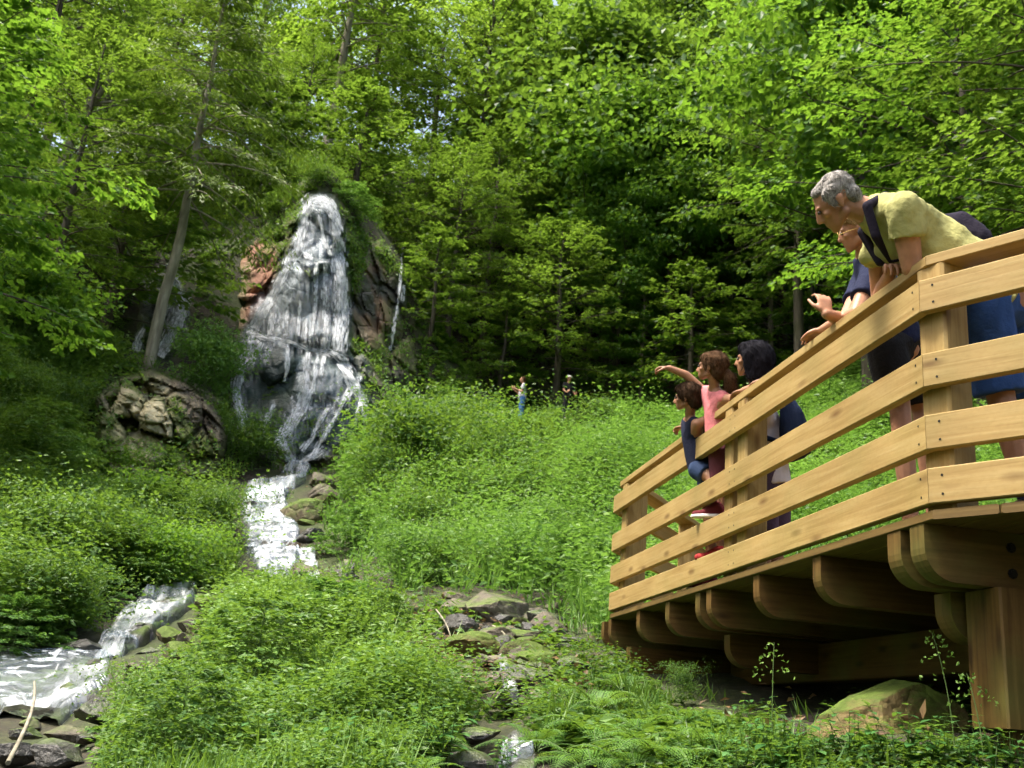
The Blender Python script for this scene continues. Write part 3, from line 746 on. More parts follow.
STREAM_PX = []
def stream(name, rows, label, **k):
    P = reach(name, rows, label, **k)
    STREAM_PX.append(P.reshape(-1, 3)[::7, :2])
stream('upper_stream', [(286, 312, 458), (284, 314, 470), (272, 308, 480), (244, 296, 489), (238, 288, 498), (238, 292, 508), (238, 299, 522), (240, 303, 536), (240, 304, 548), (246, 302, 560), (254, 300, 572), (258, 292, 584)],
       'white stream tumbling from the foot of the waterfall', foam=.36, bump=.14, lift=.16, thr=.6)
stream('spill_stream', [(292, 316, 556), (300, 318, 566), (304, 318, 576), (304, 320, 588)], 'small white spill over the edge of the stream rocks', foam=.55, seed=3, lift=.1)
stream('middle_stream', [(150, 200, 590), (134, 200, 598), (122, 192, 607), (112, 176, 617), (104, 160, 628), (98, 146, 640), (94, 130, 652), (88, 122, 662)],
       'white stream rushing down the rocky bend below the bushes', foam=.40, bump=.10, lift=.07, thr=.7, seed=5)
stream('lower_stream', [(-40, 126, 660), (-40, 124, 668), (-40, 122, 678), (-40, 114, 690), (-30, 96, 702), (-10, 78, 712), (-8, 66, 722)],
       'foaming pool of the stream below the rocky bend', foam=.44, bump=.03, lift=.10, seed=8, thr=.12,
       pool=lambda X, Y: .32 * inside(X, Y, [(-40, 664), (40, 664), (58, 684), (34, 706), (-40, 706)], 14))
stream('brook', [(492, 500, 648), (494, 502, 662), (496, 506, 672), (498, 512, 684), (502, 520, 696), (504, 520, 706)], 'thin brook running between the stones', foam=.5, seed=11, lift=.08, bump=.05)
stream('brook_pool', [(500, 524, 754), (496, 536, 761), (492, 540, 770), (490, 540, 780)], 'shallow brook water at the foot of the ferns', foam=.22, seed=12, lift=.06, bump=.05)
STREAM_XY = np.concatenate(STREAM_PX)

# ------------------------------------------------------------------ boulders and stones, each a thing
def stone_mesh(seed, sub=4, flat=.7, facet=.5):
    bm = bmesh.new(); bmesh.ops.create_icosphere(bm, subdivisions=sub, radius=1)
    V = np.array([v.co[:] for v in bm.verts]); rg = np.random.default_rng(seed)
    for _ in range(15):                                     # chop flat faces off the ball
        n = norm(rg.normal(size=3)); c = rg.uniform(.50, .80)
        dd = V @ n - c
        V = np.where((dd > 0)[:, None], V - n * dd[:, None] * (.95), V)
    V *= 1 + (fbm(V[:, :1] * 1.6, V[:, 1:2] * 1.6, V[:, 2:] * 1.6, seed, 4) - .5) * .38 * facet
    V *= 1 + (fbm(V[:, :1] * 6, V[:, 1:2] * 6, V[:, 2:] * 6, seed + 4, 3) - .5) * .10
    V[:, 2] *= flat
    Fc = np.array([[v.index for v in f.verts] for f in bm.faces]); bm.free()
    mb = MB(); mb.add(V, Fc, smooth=False); return mb.mesh('stone')
STONES = [stone_mesh(100 + k, 4, .62 + .1 * (k % 3)) for k in range(9)]
ROCKS_XY = []
def stone(px, py, w, label, mat='rock', h=1.0, rz=None, tilt=0.0, cat='boulder', group=None, name='boulder', k=None, sink=.25, dp=1.0, d=None):
    """a stone w pixels wide, its foot seen at (px, py)"""
    P = ground(px, py) if d is None else U(px, py, d)
    dist = (P - EYE) @ CAM[2]; r = w / F * dist / 2
    k = random.randrange(len(STONES)) if k is None else k
    me = STONES[k].copy(); me.materials.clear(); me.materials.append(M[mat])
    o = bpy.data.objects.new(name, me); link(o)
    o.scale = (r * random.uniform(.9, 1.25), r * dp * random.uniform(.7, 1.1), r * h); o.rotation_euler = (random.uniform(-.2, .2), tilt, random.uniform(0, 6.3) if rz is None else rz)
    o.location = (P[0], P[1] + r * .4, P[2] + r * h * (.62 - sink))
    tag(o, label, cat, group)
    ROCKS_XY.append((P[0], P[1] + r * .4, r))
    return o
# ------------------------------------------------------------------ tree and shrub prototypes
def frame_of(D):
    D = norm(D); up = np.array([0, 0, 1.]); S = norm(np.cross(D, up)); N = np.cross(S, D); return D, S, N

def gen_tree(seed, Hh, R, base, nb, style, leaf=(.13, .08), nt=14, m=13, lean=0.0, r0=None, top=1.0):
    """trunk+limbs builder and leaf builder; style: tier (flat layered sprays), pad (rounded leaf clusters), needle (drooping), column"""
    rg = np.random.default_rng(seed); LS_ = 1.0 if style in ('bush', 'needle') else 1.35
    T, Lf = MB(), MB()
    n = 14; z = np.linspace(0, Hh * (.97 if style != 'bush' else .8), n)
    wob = np.cumsum(rg.normal(0, .012 * Hh, (n, 2)), 0) * .35; wob -= wob[0]
    tr = np.stack([wob[:, 0] + lean * z, wob[:, 1], z], 1); tr[0, 2] = -.6
    r0 = r0 or .012 * Hh + .05
    add_tube(T, tr, r0 * (1 - .88 * np.linspace(0, 1, n) ** 1.1), seg=9)
    for b in range(nb):
        t = base + (1 - base) * ((b + rg.uniform(.1, .9)) / nb) ** .92
        q = (t - base) / (1 - base); h = t * z[-1]
        org = np.array([np.interp(h, z, tr[:, 0]), np.interp(h, z, tr[:, 1]), h])
        az = b * 2.39996 + rg.uniform(-.5, .5)
        if style == 'needle': prof = (1 - q) ** .75 * .95 + .05
        elif style == 'sapling': prof = (1 - q) ** .6 * .9 + .12
        elif style == 'column': prof = .55 + .45 * math.sin(math.pi * min(1, q * .9 + .1))
        else: prof = max(.22, math.sin(math.pi * (.20 + .74 * q)))
        L = R * prof * (rg.uniform(.62, 1.18) if style != 'bush' else rg.uniform(.38, 1.0) + (.8 if rg.uniform() < .24 else 0))
        el = {'needle': -.12 + .5 * q, 'tier': .05 + .75 * q ** 2, 'sapling': .10 + .6 * q ** 2, 'pad': .25 + .8 * q, 'column': .5 + .6 * q, 'bush': .5 + .6 * q}[style] + rg.uniform(-.12, .12)
        droop = {'needle': .30, 'tier': .16, 'sapling': .16, 'pad': .05, 'column': .02, 'bush': .1}[style]
        s = np.linspace(0, 1, 6)
        hd = np.array([math.cos(az), math.sin(az), 0])
        side = np.array([-hd[1], hd[0], 0])
        bend = rg.uniform(-.15, .15)
        br = org + L * (s[:, None] * math.cos(el) * hd + (s * math.sin(el) - droop * s ** 2)[:, None] * np.array([0, 0, 1.]) + (bend * s ** 2)[:, None] * side)
        add_tube(T, br, (r0 * .20 * (1 - .6 * q) * min(1, L / R + .2)) * (1 - .88 * s) + .004, seg=5, cap=False)
        ntw = max(4, int(nt * (.45 + .55 * L / R)))
        uu = np.sort(rg.uniform(.22 if style != 'pad' else .35, 1.0, ntw))
        tone = rg.uniform(-.12, .12)
        for k, u in enumerate(uu):
            p0 = np.array([np.interp(u, s, br[:, c]) for c in range(3)])
            d = norm(np.array([np.interp(min(1, u + .1), s, br[:, c]) - np.interp(max(0, u - .1), s, br[:, c]) for c in range(3)]))
            d, S, N = frame_of(d)
            sg = 1 if k % 2 else -1
            if style in ('tier', 'sapling', 'needle'):
                ang = rg.uniform(.5, 1.0); ln = L * rg.uniform(.22, .42) * (1.15 - .6 * u) + .18
                td = norm(d * math.cos(ang) + S * sg * math.sin(ang) + N * rg.normal(0, .10))
                w = rg.uniform(.06, 1, m) ** .8
                P = p0 + td * (w * ln)[:, None] + rg.normal(0, .028 * leaf[0] / .1, (m, 3))
                _, S2, N2 = frame_of(td)
                sg2 = np.where(np.arange(m) % 2, 1, -1)[:, None]
                ld = td * rg.uniform(.35, .9, (m, 1)) + S2 * sg2 * rg.uniform(.4, .9, (m, 1)) + np.array([0, 0, -.22 if style != 'needle' else -.38])
                ln_ = N2 + rg.normal(0, .48 if style != 'needle' else .5, (m, 3))
            else:
                ln = L * rg.uniform(.12, .26) + .2
                pd = p0 + norm(d * .6 + S * sg * rg.uniform(.2, .9) + N * rg.uniform(-.1, .8)) * ln
                g_ = norm(rg.normal(size=(m, 3))); g_[:, 2] = np.abs(g_[:, 2]) * .8 - .12
                rad = ln * rg.uniform(.55, 1.0, (m, 1))
                P = pd + g_ * rad * np.array([1, 1, .62])
                ld = g_ * .7 + rg.normal(0, .5, (m, 3)) + np.array([0, 0, -.35])
                ln_ = g_ * .5 + np.array([0, 0, .8]) + rg.normal(0, .35, (m, 3))
            sz = rg.uniform(.7, 1.25, m)
            add_leaves(Lf, P, ld, ln_, leaf[0] * sz * LS_, leaf[1] * sz * LS_, np.clip(.5 + tone + rg.normal(0, .16, m) + .10 * (u - .5), 0, 1))
    return T, Lf

PROTO = {}
def proto(name, leafm, bark, **k):
    T, Lf = gen_tree(**k)
    tm = T.mesh('trunk'); tm.materials.append(M[bark]); cm = Lf.mesh('crown'); cm.materials.append(M[leafm])
    PROTO[name] = (tm, cm, k['Hh'])

proto('beech_a', 'beech', 'barkd', seed=1, Hh=13, R=4.4, base=.16, nb=78, style='tier', nt=17, m=15)
proto('beech_b', 'beech', 'barkd', seed=2, Hh=13, R=4.0, base=.22, nb=70, style='tier', nt=18, m=15)
proto('lightwood_a', 'light', 'bark', seed=3, Hh=15, R=4.2, base=.25, nb=72, style='tier', nt=16, m=14, leaf=(.16, .10))
proto('lightwood_b', 'light', 'bark', seed=4, Hh=15, R=4.6, base=.30, nb=64, style='pad', nt=17, m=17, leaf=(.15, .10))
proto('maple_a', 'maple', 'barkd', seed=5, Hh=13, R=4.3, base=.28, nb=50, style='pad', nt=17, m=24, leaf=(.19, .15))
proto('maple_b', 'maple', 'barkd', seed=6, Hh=13, R=3.8, base=.34, nb=44, style='pad', nt=16, m=26, leaf=(.19, .15))
proto('shade_a', 'shade', 'barkd', seed=7, Hh=16, R=4.6, base=.30, nb=70, style='tier', nt=16, m=15, leaf=(.15, .10))
proto('shade_b', 'shade', 'barkd', seed=8, Hh=16, R=4.4, base=.38, nb=60, style='pad', nt=16, m=20, leaf=(.16, .12))
proto('spruce_a', 'spruce', 'barkd', seed=9, Hh=18, R=3.3, base=.10, nb=110, style='needle', nt=18, m=16, leaf=(.20, .045))
proto('larch', 'spruce', 'bark', seed=10, Hh=13, R=3.2, base=.40, nb=74, style='needle', nt=18, m=17, leaf=(.17, .045), r0=.20, lean=0.10)
proto('sapling_a', 'beech', 'barkd', seed=12, Hh=6.5, R=2.5, base=.12, nb=46, style='sapling', nt=15, m=14, leaf=(.12, .075))
proto('sapling_b', 'maple', 'bark', seed=13, Hh=6.5, R=2.2, base=.15, nb=40, style='sapling', nt=14, m=14, leaf=(.13, .085))
proto('pole', 'shade', 'bark', seed=14, Hh=17, R=2.6, base=.58, nb=40, style='pad', nt=14, m=18, leaf=(.16, .12), r0=.15)
proto('edge_tree', 'maple', 'barkd', seed=15, Hh=9, R=3.4, base=.10, nb=56, style='tier', nt=18, m=15, leaf=(.13, .095))
proto('bush_a', 'herb', 'stem', seed=16, Hh=1.5, R=1.0, base=.06, nb=34, style='bush', nt=10, m=15, leaf=(.085, .055), r0=.02)
proto('bush_b', 'herb', 'stem', seed=17, Hh=1.3, R=1.1, base=.04, nb=36, style='bush', nt=10, m=15, leaf=(.075, .045), r0=.02)
proto('layer_bush', 'herb', 'stem', seed=19, Hh=1.4, R=1.05, base=.05, nb=32, style='sapling', nt=10, m=10, leaf=(.072, .042), r0=.018)
proto('fine_bush', 'fern', 'stem', seed=18, Hh=1.3, R=1.0, base=.05, nb=40, style='sapling', nt=13, m=16, leaf=(.055, .030), r0=.015)

def plant(kind, P, h, name, label, cat, group=None, rz=None, sx=1.0, tilt=(0, 0), crown_mat=None):
    tm, cm, Hh = PROTO[kind]
    s = h / Hh
    e = empty(name, P, random.uniform(0, 6.28) if rz is None else rz)
    e.scale = (s * sx, s * sx, s); e.rotation_euler = (tilt[0], tilt[1], e.rotation_euler[2])
    link(bpy.data.objects.new('trunk' if cat == 'tree' else 'stem', tm), e)
    c = link(bpy.data.objects.new('crown' if cat == 'tree' else 'foliage', cm), e)
    if crown_mat:
        c.material_slots[0].link = 'OBJECT'; c.material_slots[0].material = M[crown_mat]
    return tag(e, label, cat, group)

# ------------------------------------------------------------------ masks in plan
def far_from(x, y, pts, r):
    pts = np.asarray(pts); ok = np.ones(len(x), bool)
    for i in range(0, len(pts), 60):
        d = np.hypot(x[:, None] - pts[None, i:i + 60, 0], y[:, None] - pts[None, i:i + 60, 1])
        ok &= d.min(1) > r
    return ok

# ------------------------------------------------------------------ ground cover: herb stems, grass blades and fern-like sprays in one uncountable mass
def cover(name, polys, n, mat, label, cat, dmin, dmax, hmul=1.0, leafs=1.0, grass=.25, seed=0, avoid_w=.35, density=1.35, bare=None, tlo=.5, hclump=.6):
    rg = np.random.default_rng(seed)
    k = n * 6
    az = rg.uniform(-.52, .52, k); t = rg.uniform(0, 1, k); e = 2 - density - .0
    r = (dmin ** e + t * (dmax ** e - dmin ** e)) ** (1 / e)
    x, y = r * np.sin(az), r * np.cos(az); z = Hg(x, y)
    px, py, dd = PJ(np.stack([x, y, z], 1))
    m = np.zeros(k)
    for p in polys: m = np.maximum(m, inside(px, py, p, 12))
    if bare is not None:
        for p, v in bare: m = m * (1 - v * inside(px, py, p, 14))
    ok = rg.uniform(0, 1, k) < m
    x, y, z, dd = x[ok], y[ok], z[ok], dd[ok]
    ok = far_from(x, y, STREAM_XY, avoid_w)
    if ROCKS_XY:
        for (rx, ry, rr) in ROCKS_XY: ok &= np.hypot(x - rx, y - ry) > rr * .8
    x, y, z, dd = x[ok][:n], y[ok][:n], z[ok][:n], dd[ok][:n]
    N_ = len(x); mb = MB()
    clump = fbm(x * .8, y * .8, 0, 50 + seed, 3); cl2 = fbm(x * 2.2, y * 2.2, 0, 60 + seed, 2)
    hgt = hmul * np.clip(dd / 8., .3, 1) * (.16 + hclump * np.clip(clump * 2.2 - .5, 0, 1.2) * (.5 + cl2)) * rg.uniform(.6, 1.25, N_)
    hgt = hgt * np.where(dd > 30, .62, 1.0)
    spc = fbm(x * .55 + 40, y * .55, 0, 70 + seed, 2); spsz = np.interp(spc, [.25, .42, .5, .62, .75], [1.7, 1.25, .9, .75, 1.5]); sptint = np.interp(fbm(x * .7, y * .7 + 90, 0, 80 + seed, 2), [.3, .7], [-.26, .26])
    isg = (rg.uniform(0, 1, N_) < grass * np.clip((.62 - clump) * 5, .2, 2.2))
    B = np.stack([x, y, z - .03], 1)
    # --- herbs
    hb = ~isg; Bh, hh, dh, ch = B[hb], hgt[hb], dd[hb], clump[hb]; ss_, st_ = spsz[hb], sptint[hb]
    K = 16; nh = len(Bh)
    if nh:
        leanv = rg.normal(0, .22, (nh, 2))
        tq = (np.arange(K) + .5) / K
        fr = (.15 + .85 * tq)[None] * np.ones((nh, 1))
        pos = Bh[:, None, :] + np.stack([leanv[:, :1] * fr ** 1.5 * hh[:, None], leanv[:, 1:] * fr ** 1.5 * hh[:, None], fr * hh[:, None]], -1)
        az = rg.uniform(0, 6.28, (nh, 1)) + np.arange(K)[None] * 2.4 + rg.normal(0, .3, (nh, K))
        out = np.stack([np.cos(az), np.sin(az), rg.uniform(-.45, .35, (nh, K))], -1)
        sz = (leafs * ss_ * (.030 + .0026 * dh))[:, None] * (1.15 - .55 * fr) * rg.uniform(.7, 1.3, (nh, K))
        pos += out * (rg.uniform(0, .09, (nh, K)) * np.minimum(1, hh[:, None] * 3))[..., None]
        nrm = np.array([0, 0, 1.]) + rg.normal(0, .35, (nh, K, 3))
        tint = np.clip(tlo + st_[:, None] + (ch - .5)[:, None] * .3 + rg.normal(0, .15, (nh, K)) + .18 * (fr - .6) + rg.normal(0, .08, (nh, 1)), 0, 1)
        add_leaves(mb, pos.reshape(-1, 3), out.reshape(-1, 3), nrm.reshape(-1, 3), (sz * 1.25).ravel(), (sz * .72).ravel(), tint.ravel())
    # --- grass
    Bg, hg, dg = B[isg], hgt[isg], dd[isg]; ng = len(Bg); K = 9
    if ng:
        az = rg.uniform(0, 6.28, (ng, K)); tl = rg.uniform(.15, .75, (ng, K))
        dv = np.stack([np.cos(az) * tl, np.sin(az) * tl, np.ones((ng, K))], -1)
        pos = Bg[:, None] + rg.normal(0, .05, (ng, K, 3)) * np.array([1, 1, 0])
        ln = (np.clip(hg, .14, .5)[:, None] * rg.uniform(.7, 1.5, (ng, K)))
        sd = np.stack([-np.sin(az), np.cos(az), np.zeros((ng, K))], -1); nr = np.cross(norm(dv), sd) + rg.normal(0, .3, (ng, K, 3))
        add_leaves(mb, pos.reshape(-1, 3), dv.reshape(-1, 3), nr.reshape(-1, 3), ln.ravel(), (np.repeat((.007 + .0011 * dg)[:, None], K, 1)).ravel(),
                   np.clip(.62 + rg.normal(0, .15, (ng, K)), 0, 1).ravel(), fold=.02)
    o = mb.build(name, M[mat]); tag(o, label, cat, kind='stuff'); return o

# ------------------------------------------------------------------ ferns and broad-leaved herbs: single plants
def fern_mesh(seed, nf=9, Lf=.75):
    rg = np.random.default_rng(seed); st, mb = MB(), MB()
    for k in range(nf):
        az = k * 2 * math.pi / nf + rg.uniform(-.3, .3); el = rg.uniform(.55, 1.1); L = Lf * rg.uniform(.7, 1.1)
        s = np.linspace(0, 1, 12)
        hd = np.array([math.cos(az), math.sin(az), 0]); sd = np.array([-hd[1], hd[0], 0])
        pts = L * (s[:, None] * math.cos(el) * hd * 1.15 + (s * math.sin(el) - .62 * s ** 2)[:, None] * np.array([0, 0, 1.]))
        add_tube(st, pts, .006 * (1 - .8 * s) + .0015, seg=4, cap=False)
        npn = 17
        for j in range(npn):
            u = .14 + .86 * (j + .5) / npn
            p = np.array([np.interp(u, s, pts[:, c]) for c in range(3)])
            d = norm(np.array([np.interp(min(1, u + .06), s, pts[:, c]) - np.interp(u - .06, s, pts[:, c]) for c in range(3)]))
            n_ = np.cross(sd, d); n_ = n_ * (1 if n_[2] > 0 else -1)
            ll = L * .30 * math.sin(math.pi * min(1, (u * .86 + .12))) ** .8 * (1.05 - .35 * u) + .012
            for sg in (-1, 1):
                dv = norm(sd * sg + d * .55 + n_ * -.10)
                mm = 6; w = (np.arange(mm) + .3) / mm
                P = p + dv * (w * ll)[:, None]
                cross = norm(np.cross(n_, dv))
                for s2 in (-1, 1):
                    ld = cross * s2 + dv * .7
                    add_leaves(mb, P, np.repeat(ld[None], mm, 0), np.repeat(n_[None], mm, 0) + rg.normal(0, .12, (mm, 3)), ll * .115 * (1.1 - w) + .004, ll * .10 * (1.1 - w) + .003, np.clip(rg.normal(.55, .1, mm), 0, 1), fold=.02)
    a = st.mesh('stem'); a.materials.append(M['stem']); b = mb.mesh('fronds'); b.materials.append(M['fern']); return a, b

def herb_mesh(seed, hh=.45, nst=5, lf=.11):
    rg = np.random.default_rng(seed); st, mb = MB(), MB()
    for k in range(nst):
        az = rg.uniform(0, 6.28); ln = rg.uniform(.7, 1.1) * hh; tl = rg.uniform(.05, .55)
        b0 = np.array([rg.normal(0, .07), rg.normal(0, .07), -.03]); s = np.linspace(0, 1, 7)
        pts = b0 + ln * np.stack([np.cos(az) * tl * s ** 1.6, np.sin(az) * tl * s ** 1.6, s], 1)
        add_tube(st, pts, .005 * (1 - .6 * s), seg=4, cap=False)
        for j in range(6):
            u = .3 + .7 * j / 5; p = np.array([np.interp(u, s, pts[:, c]) for c in range(3)])
            a0 = j * 1.571 + k + rg.normal(0, .2)
            for sg in (0, math.pi):
                a = a0 + sg; out = np.array([math.cos(a), math.sin(a), rg.uniform(-.25, .35)])
                L = lf * rg.uniform(.75, 1.25) * (1.15 - .45 * u); S = norm(np.cross(out, [0, 0, 1.])); N = np.cross(S, norm(out))
                o_ = norm(out); w = L * .27; dr = np.array([0, 0, -1.]) * L
                q = [p, p + o_ * L * .28 + S * w - dr * -.02, p + o_ * L * .62 + S * w * .78 + dr * .07, p + o_ * L + dr * .2, p + o_ * L * .62 - S * w * .78 + dr * .07, p + o_ * L * .28 - S * w - dr * -.02,
                     p + o_ * L * .3 - N * L * .05, p + o_ * L * .64 - N * L * .04 + dr * .07]
                tt = float(np.clip(rg.normal(.5, .15), 0, 1))
                mb.add(q, [[0, 6, 1, 1]][:0] or np.array([[6, 7, 2, 1], [6, 5, 4, 7]]), tint=tt, smooth=True)
                mb.add([q[0], q[6], q[1], q[5], q[7], q[3], q[2], q[4]], np.array([[0, 1, 2], [0, 3, 1], [4, 5, 6], [4, 7, 5]]), tint=tt, smooth=True)
    a = st.mesh('stem'); a.materials.append(M['stem']); b = mb.mesh('foliage'); b.materials.append(M['bigleaf']); return a, b

FERNS = [fern_mesh(s) for s in (1, 2, 3)]
HERBS = [herb_mesh(s, hh, n, lf) for s, hh, n, lf in ((4, .42, 6, .13), (5, .5, 5, .15), (6, .36, 7, .11))]
def small_plant(lib, P, s, name, label, cat, group, fol):
    a, b = random.choice(lib)
    e = empty(name, P, random.uniform(0, 6.28), s)
    link(bpy.data.objects.new('stem', a), e); link(bpy.data.objects.new(fol, b), e)
    return tag(e, label, cat, group)
# ------------------------------------------------------------------ the wooden viewing platform
CZ = 1.5
C2 = np.array([1.6895, 4.0798]); A1, A2, LS = -.1556, .7168, 4.795
SD = np.array([math.sin(A1), math.cos(A1), 0]); FD = np.array([math.sin(A2), -math.cos(A2), 0]); A3 = A1 + .64
WD = np.array([math.sin(A3), math.cos(A3), 0])
NS = np.array([-SD[1], SD[0], 0]); NS = NS if NS[0] < 0 else -NS          # outward normals
NF = np.array([-FD[1], FD[0], 0]); NF = NF if NF[0] < 0 else -NF
NW = np.array([-WD[1], WD[0], 0]); NW = NW if NW[0] < 0 else -NW
P1 = np.array([C2[0], C2[1], 0]); P2 = P1 + SD * LS
FL, WL = 3.6, 3.2
TB = .045; BH = .145
def mitre(n1, n2): return norm(n1 + n2)
def isect(n1, n2, base, o1):
    """corner of the two lines moved inward by o1"""
    A = np.array([n1[:2], n2[:2]]); b = np.array([n1[:2] @ base[:2] - o1, n2[:2] @ base[:2] - o1])
    q = np.linalg.solve(A, b); return np.array([q[0], q[1], 0])
def corner1(o): return isect(NS, NF, P1, o)
def corner2(o): return isect(NS, NW, P2, o)
def z3(p, z): return np.array([p[0], p[1], z])
PLAT = empty('viewing_platform', z3(P1 + SD * 2.4 - NS * 1.2, CZ + .94 - 1.2))
tag(PLAT, 'wooden viewing platform with slatted railing standing on posts over the slope', 'platform')
PB = np.array(PLAT.location)
def pbuild(mb, name, mat='wood'):
    mb.v = [v - PB for v in mb.v]
    return mb.build(name, [M[mat], M['screw']], PLAT)
M['screw'] = plain_mat('dark_screws', (.02, .018, .016), .5, metal=.6)
DTOP = CZ + .943
m1 = norm(np.cross(mitre(NS, NF), [0, 0, 1.])); m2 = norm(np.cross(mitre(NS, NW), [0, 0, 1.]))
# mitre planes contain the bisector; their normals lie along the rails
tops = [1.9317, 1.5998, 1.3339, 1.1113]
def screw_dots(mb, p, nrm, along):
    for dz in (-.038, .038):
        c = p + np.array([0, 0, dz]) + nrm * .0015
        s = norm(np.cross(nrm, [0, 0, 1.])); th = np.arange(8) * math.pi / 4
        mb.add(c + .0055 * (np.cos(th)[:, None] * s + np.sin(th)[:, None] * np.array([0, 0, 1.])), [list(range(8))], mi=1)
hs = -norm(np.cross([0, 0, 1.], mitre(NS, NF)))
posts_s = [.07, 2.12, LS - .09]
for k, zt in enumerate(tops):
    zc = CZ + zt - BH / 2
    # long side
    mb = MB(); a, b = corner1(TB / 2), corner2(TB / 2)
    nm1 = norm(SD + -FD); nm2 = norm(SD + WD)
    dz = .0015 * (k % 2)
    add_beam(mb, z3(a, zc), z3(b, zc), TB, BH, cut0=nm1, cut1=nm2)
    for s in (.05, 2.06, 2.14, LS - .06): screw_dots(mb, z3(P1 + SD * s, zc), NS, SD)
    pbuild(mb, 'rail_board')
    mb = MB(); add_beam(mb, z3(a, zc) + FD * .002, z3(a + FD * FL, zc), TB, BH, cut0=nm1)
    for s in (.06, 1.75, 3.4): screw_dots(mb, z3(P1 + FD * s, zc), NF, FD)
    pbuild(mb, 'rail_board')
    mb = MB(); add_beam(mb, z3(b, zc) + WD * .002, z3(b + WD * WL, zc), TB, BH, cut0=nm2)
    pbuild(mb, 'rail_board')
HZ = CZ + 2.062; HT = .048; HW = .165; HI = .045
a, b = corner1(HI + HW / 2), corner2(HI + HW / 2)
nm1 = norm(SD - FD); nm2 = norm(SD + WD)
for p, q, c0, c1 in ((a, b, nm1, nm2), (a + FD * .002, a + FD * FL, nm1, None), (b + WD * .002, b + WD * WL, nm2, None)):
    mb = MB(); add_beam(mb, z3(p, HZ - HT / 2), z3(q, HZ - HT / 2), HW, HT, cut0=c0, cut1=c1); pbuild(mb, 'handrail')
# posts of the railing (inside the boards)
def railpost(p, ax, w=.145, d=.145):
    mb = MB(); s = norm(np.cross(ax, [0, 0, 1.]))
    add_beam(mb, z3(p, DTOP + .002), z3(p, HZ - HT - .002), w, d, up=ax, ch=.012); pbuild(mb, 'railing_post')
bis = norm(mitre(NS, NF))
railpost(corner1(TB) - bis * .088, norm(np.cross(bis, [0, 0, 1.])))
railpost(P1 + SD * 2.08 - NS * (TB + .075), SD, .14, .14)
railpost(P1 + SD * 2.30 - NS * (TB + .065), SD, .12, .12)
railpost(P2 - SD * .16 - NS * (TB + .075), SD, .14, .14)
railpost(P2 + WD * .26 - NW * (TB + .075), WD, .14, .14)
railpost(P1 + FD * 1.75 - NF * (TB + .073), FD)
railpost(P2 + WD * 1.7 - NW * (TB + .073), WD)
# deck planks, side by side inward
IN = -NS
npl = 38; pw = .14
poly = [P1 + FD * FL, P1, P2, P2 + WD * WL]
def clip_line(off):
    """span along SD of the deck at inward offset off"""
    o = off
    q0 = isect(NS, NF, P1, 0.012); 
    # lines: NF side bounds low end, NW side bounds high end
    base = P1 + IN * o
    def t_at(n, p): return ((p - base) @ n) / (SD @ n)
    return t_at(NF, P1 - NF * .012), t_at(NW, P2 - NW * .012), base
for i in range(npl):
    o0 = .014 + i * (pw + .006); mid = o0 + pw / 2
    t0, t1, base = clip_line(mid)
    t0 = max(t0, -5.2); t1 = min(t1, LS + 4.2)
    mb = MB(); add_beam(mb, z3(base + SD * t0, DTOP - .019), z3(base + SD * t1, DTOP - .019), pw, .038, cut0=NF, cut1=NW)
    pbuild(mb, 'deck_plank', 'deck')
def ring6(p, ax, r):
    a = norm(np.cross(ax, [0, 0, 1.])); b = np.array([0, 0, 1.]); th = np.arange(8) * math.pi / 4
    return p + r * (np.cos(th)[:, None] * a + np.sin(th)[:, None] * b)
# joists with rounded noses under the deck
def nose_beam(root, dirv, length, w, h, ztop, name, mat='joist', r=.13):
    """beam from root (outer end) inward along dirv with the lower outer corner rounded"""
    d = norm(dirv); s = norm(np.cross(d, [0, 0, 1.])); prof = [(0, 0), (0, -(h - r))]
    for k in range(1, 8):
        th = math.pi / 2 * k / 8; prof.append((r * (1 - math.cos(th)) * 1.0, -(h - r) - r * math.sin(th)))
    prof += [(r, -h), (length, -h), (length, 0)]
    pts = np.array([z3(root, ztop) + d * x + np.array([0, 0, z]) - s * w / 2 for x, z in prof]); n = len(pts)
    q = pts + s * w; mb = MB(); u0 = random.uniform(0, 50)
    X = np.array(prof); per = np.concatenate([[0], np.cumsum(np.linalg.norm(np.diff(np.concatenate([X, X[:1]]), axis=0), axis=1))])
    F_ = []; UV = []
    for i in range(n):
        j = (i + 1) % n; F_.append([i, n + i, n + j, j]); UV += [(u0 + per[i] * .4, 0), (u0 + per[i] * .4, w), (u0 + per[i + 1] * .4, w), (u0 + per[i + 1] * .4, 0)]
    mb.add(np.concatenate([pts, q]), F_, uv=UV)
    mb.add(pts, [list(range(n))], uv=[(u0 + x, z) for x, z in prof]); mb.add(q, [list(range(n))[::-1]], uv=[(u0 + x, z) for x, z in prof][::-1])
    return pbuild(mb, name, mat)
def along(px, z, off=0.0):
    lo, hi = -2.0, LS + 1
    for _ in range(40):
        m = (lo + hi) / 2; x = PJ(z3(P1 + SD * m - NS * off, z))[0]
        if x > px: lo = m
        else: hi = m
    return lo
JT = DTOP - .040; JH = .225
for px in (596, 603, 631, 660, 690, 701, 748, 808):
    s = along(px + 3, JT - .1)
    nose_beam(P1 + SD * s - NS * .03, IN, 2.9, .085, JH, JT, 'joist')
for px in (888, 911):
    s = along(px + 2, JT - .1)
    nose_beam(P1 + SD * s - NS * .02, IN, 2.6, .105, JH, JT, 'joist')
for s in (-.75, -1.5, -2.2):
    nose_beam(P1 + SD * s + IN * (.95 if s > -1 else 1.7 if s > -2 else 2.4), IN, 1.6, .085, JH, JT, 'joist')
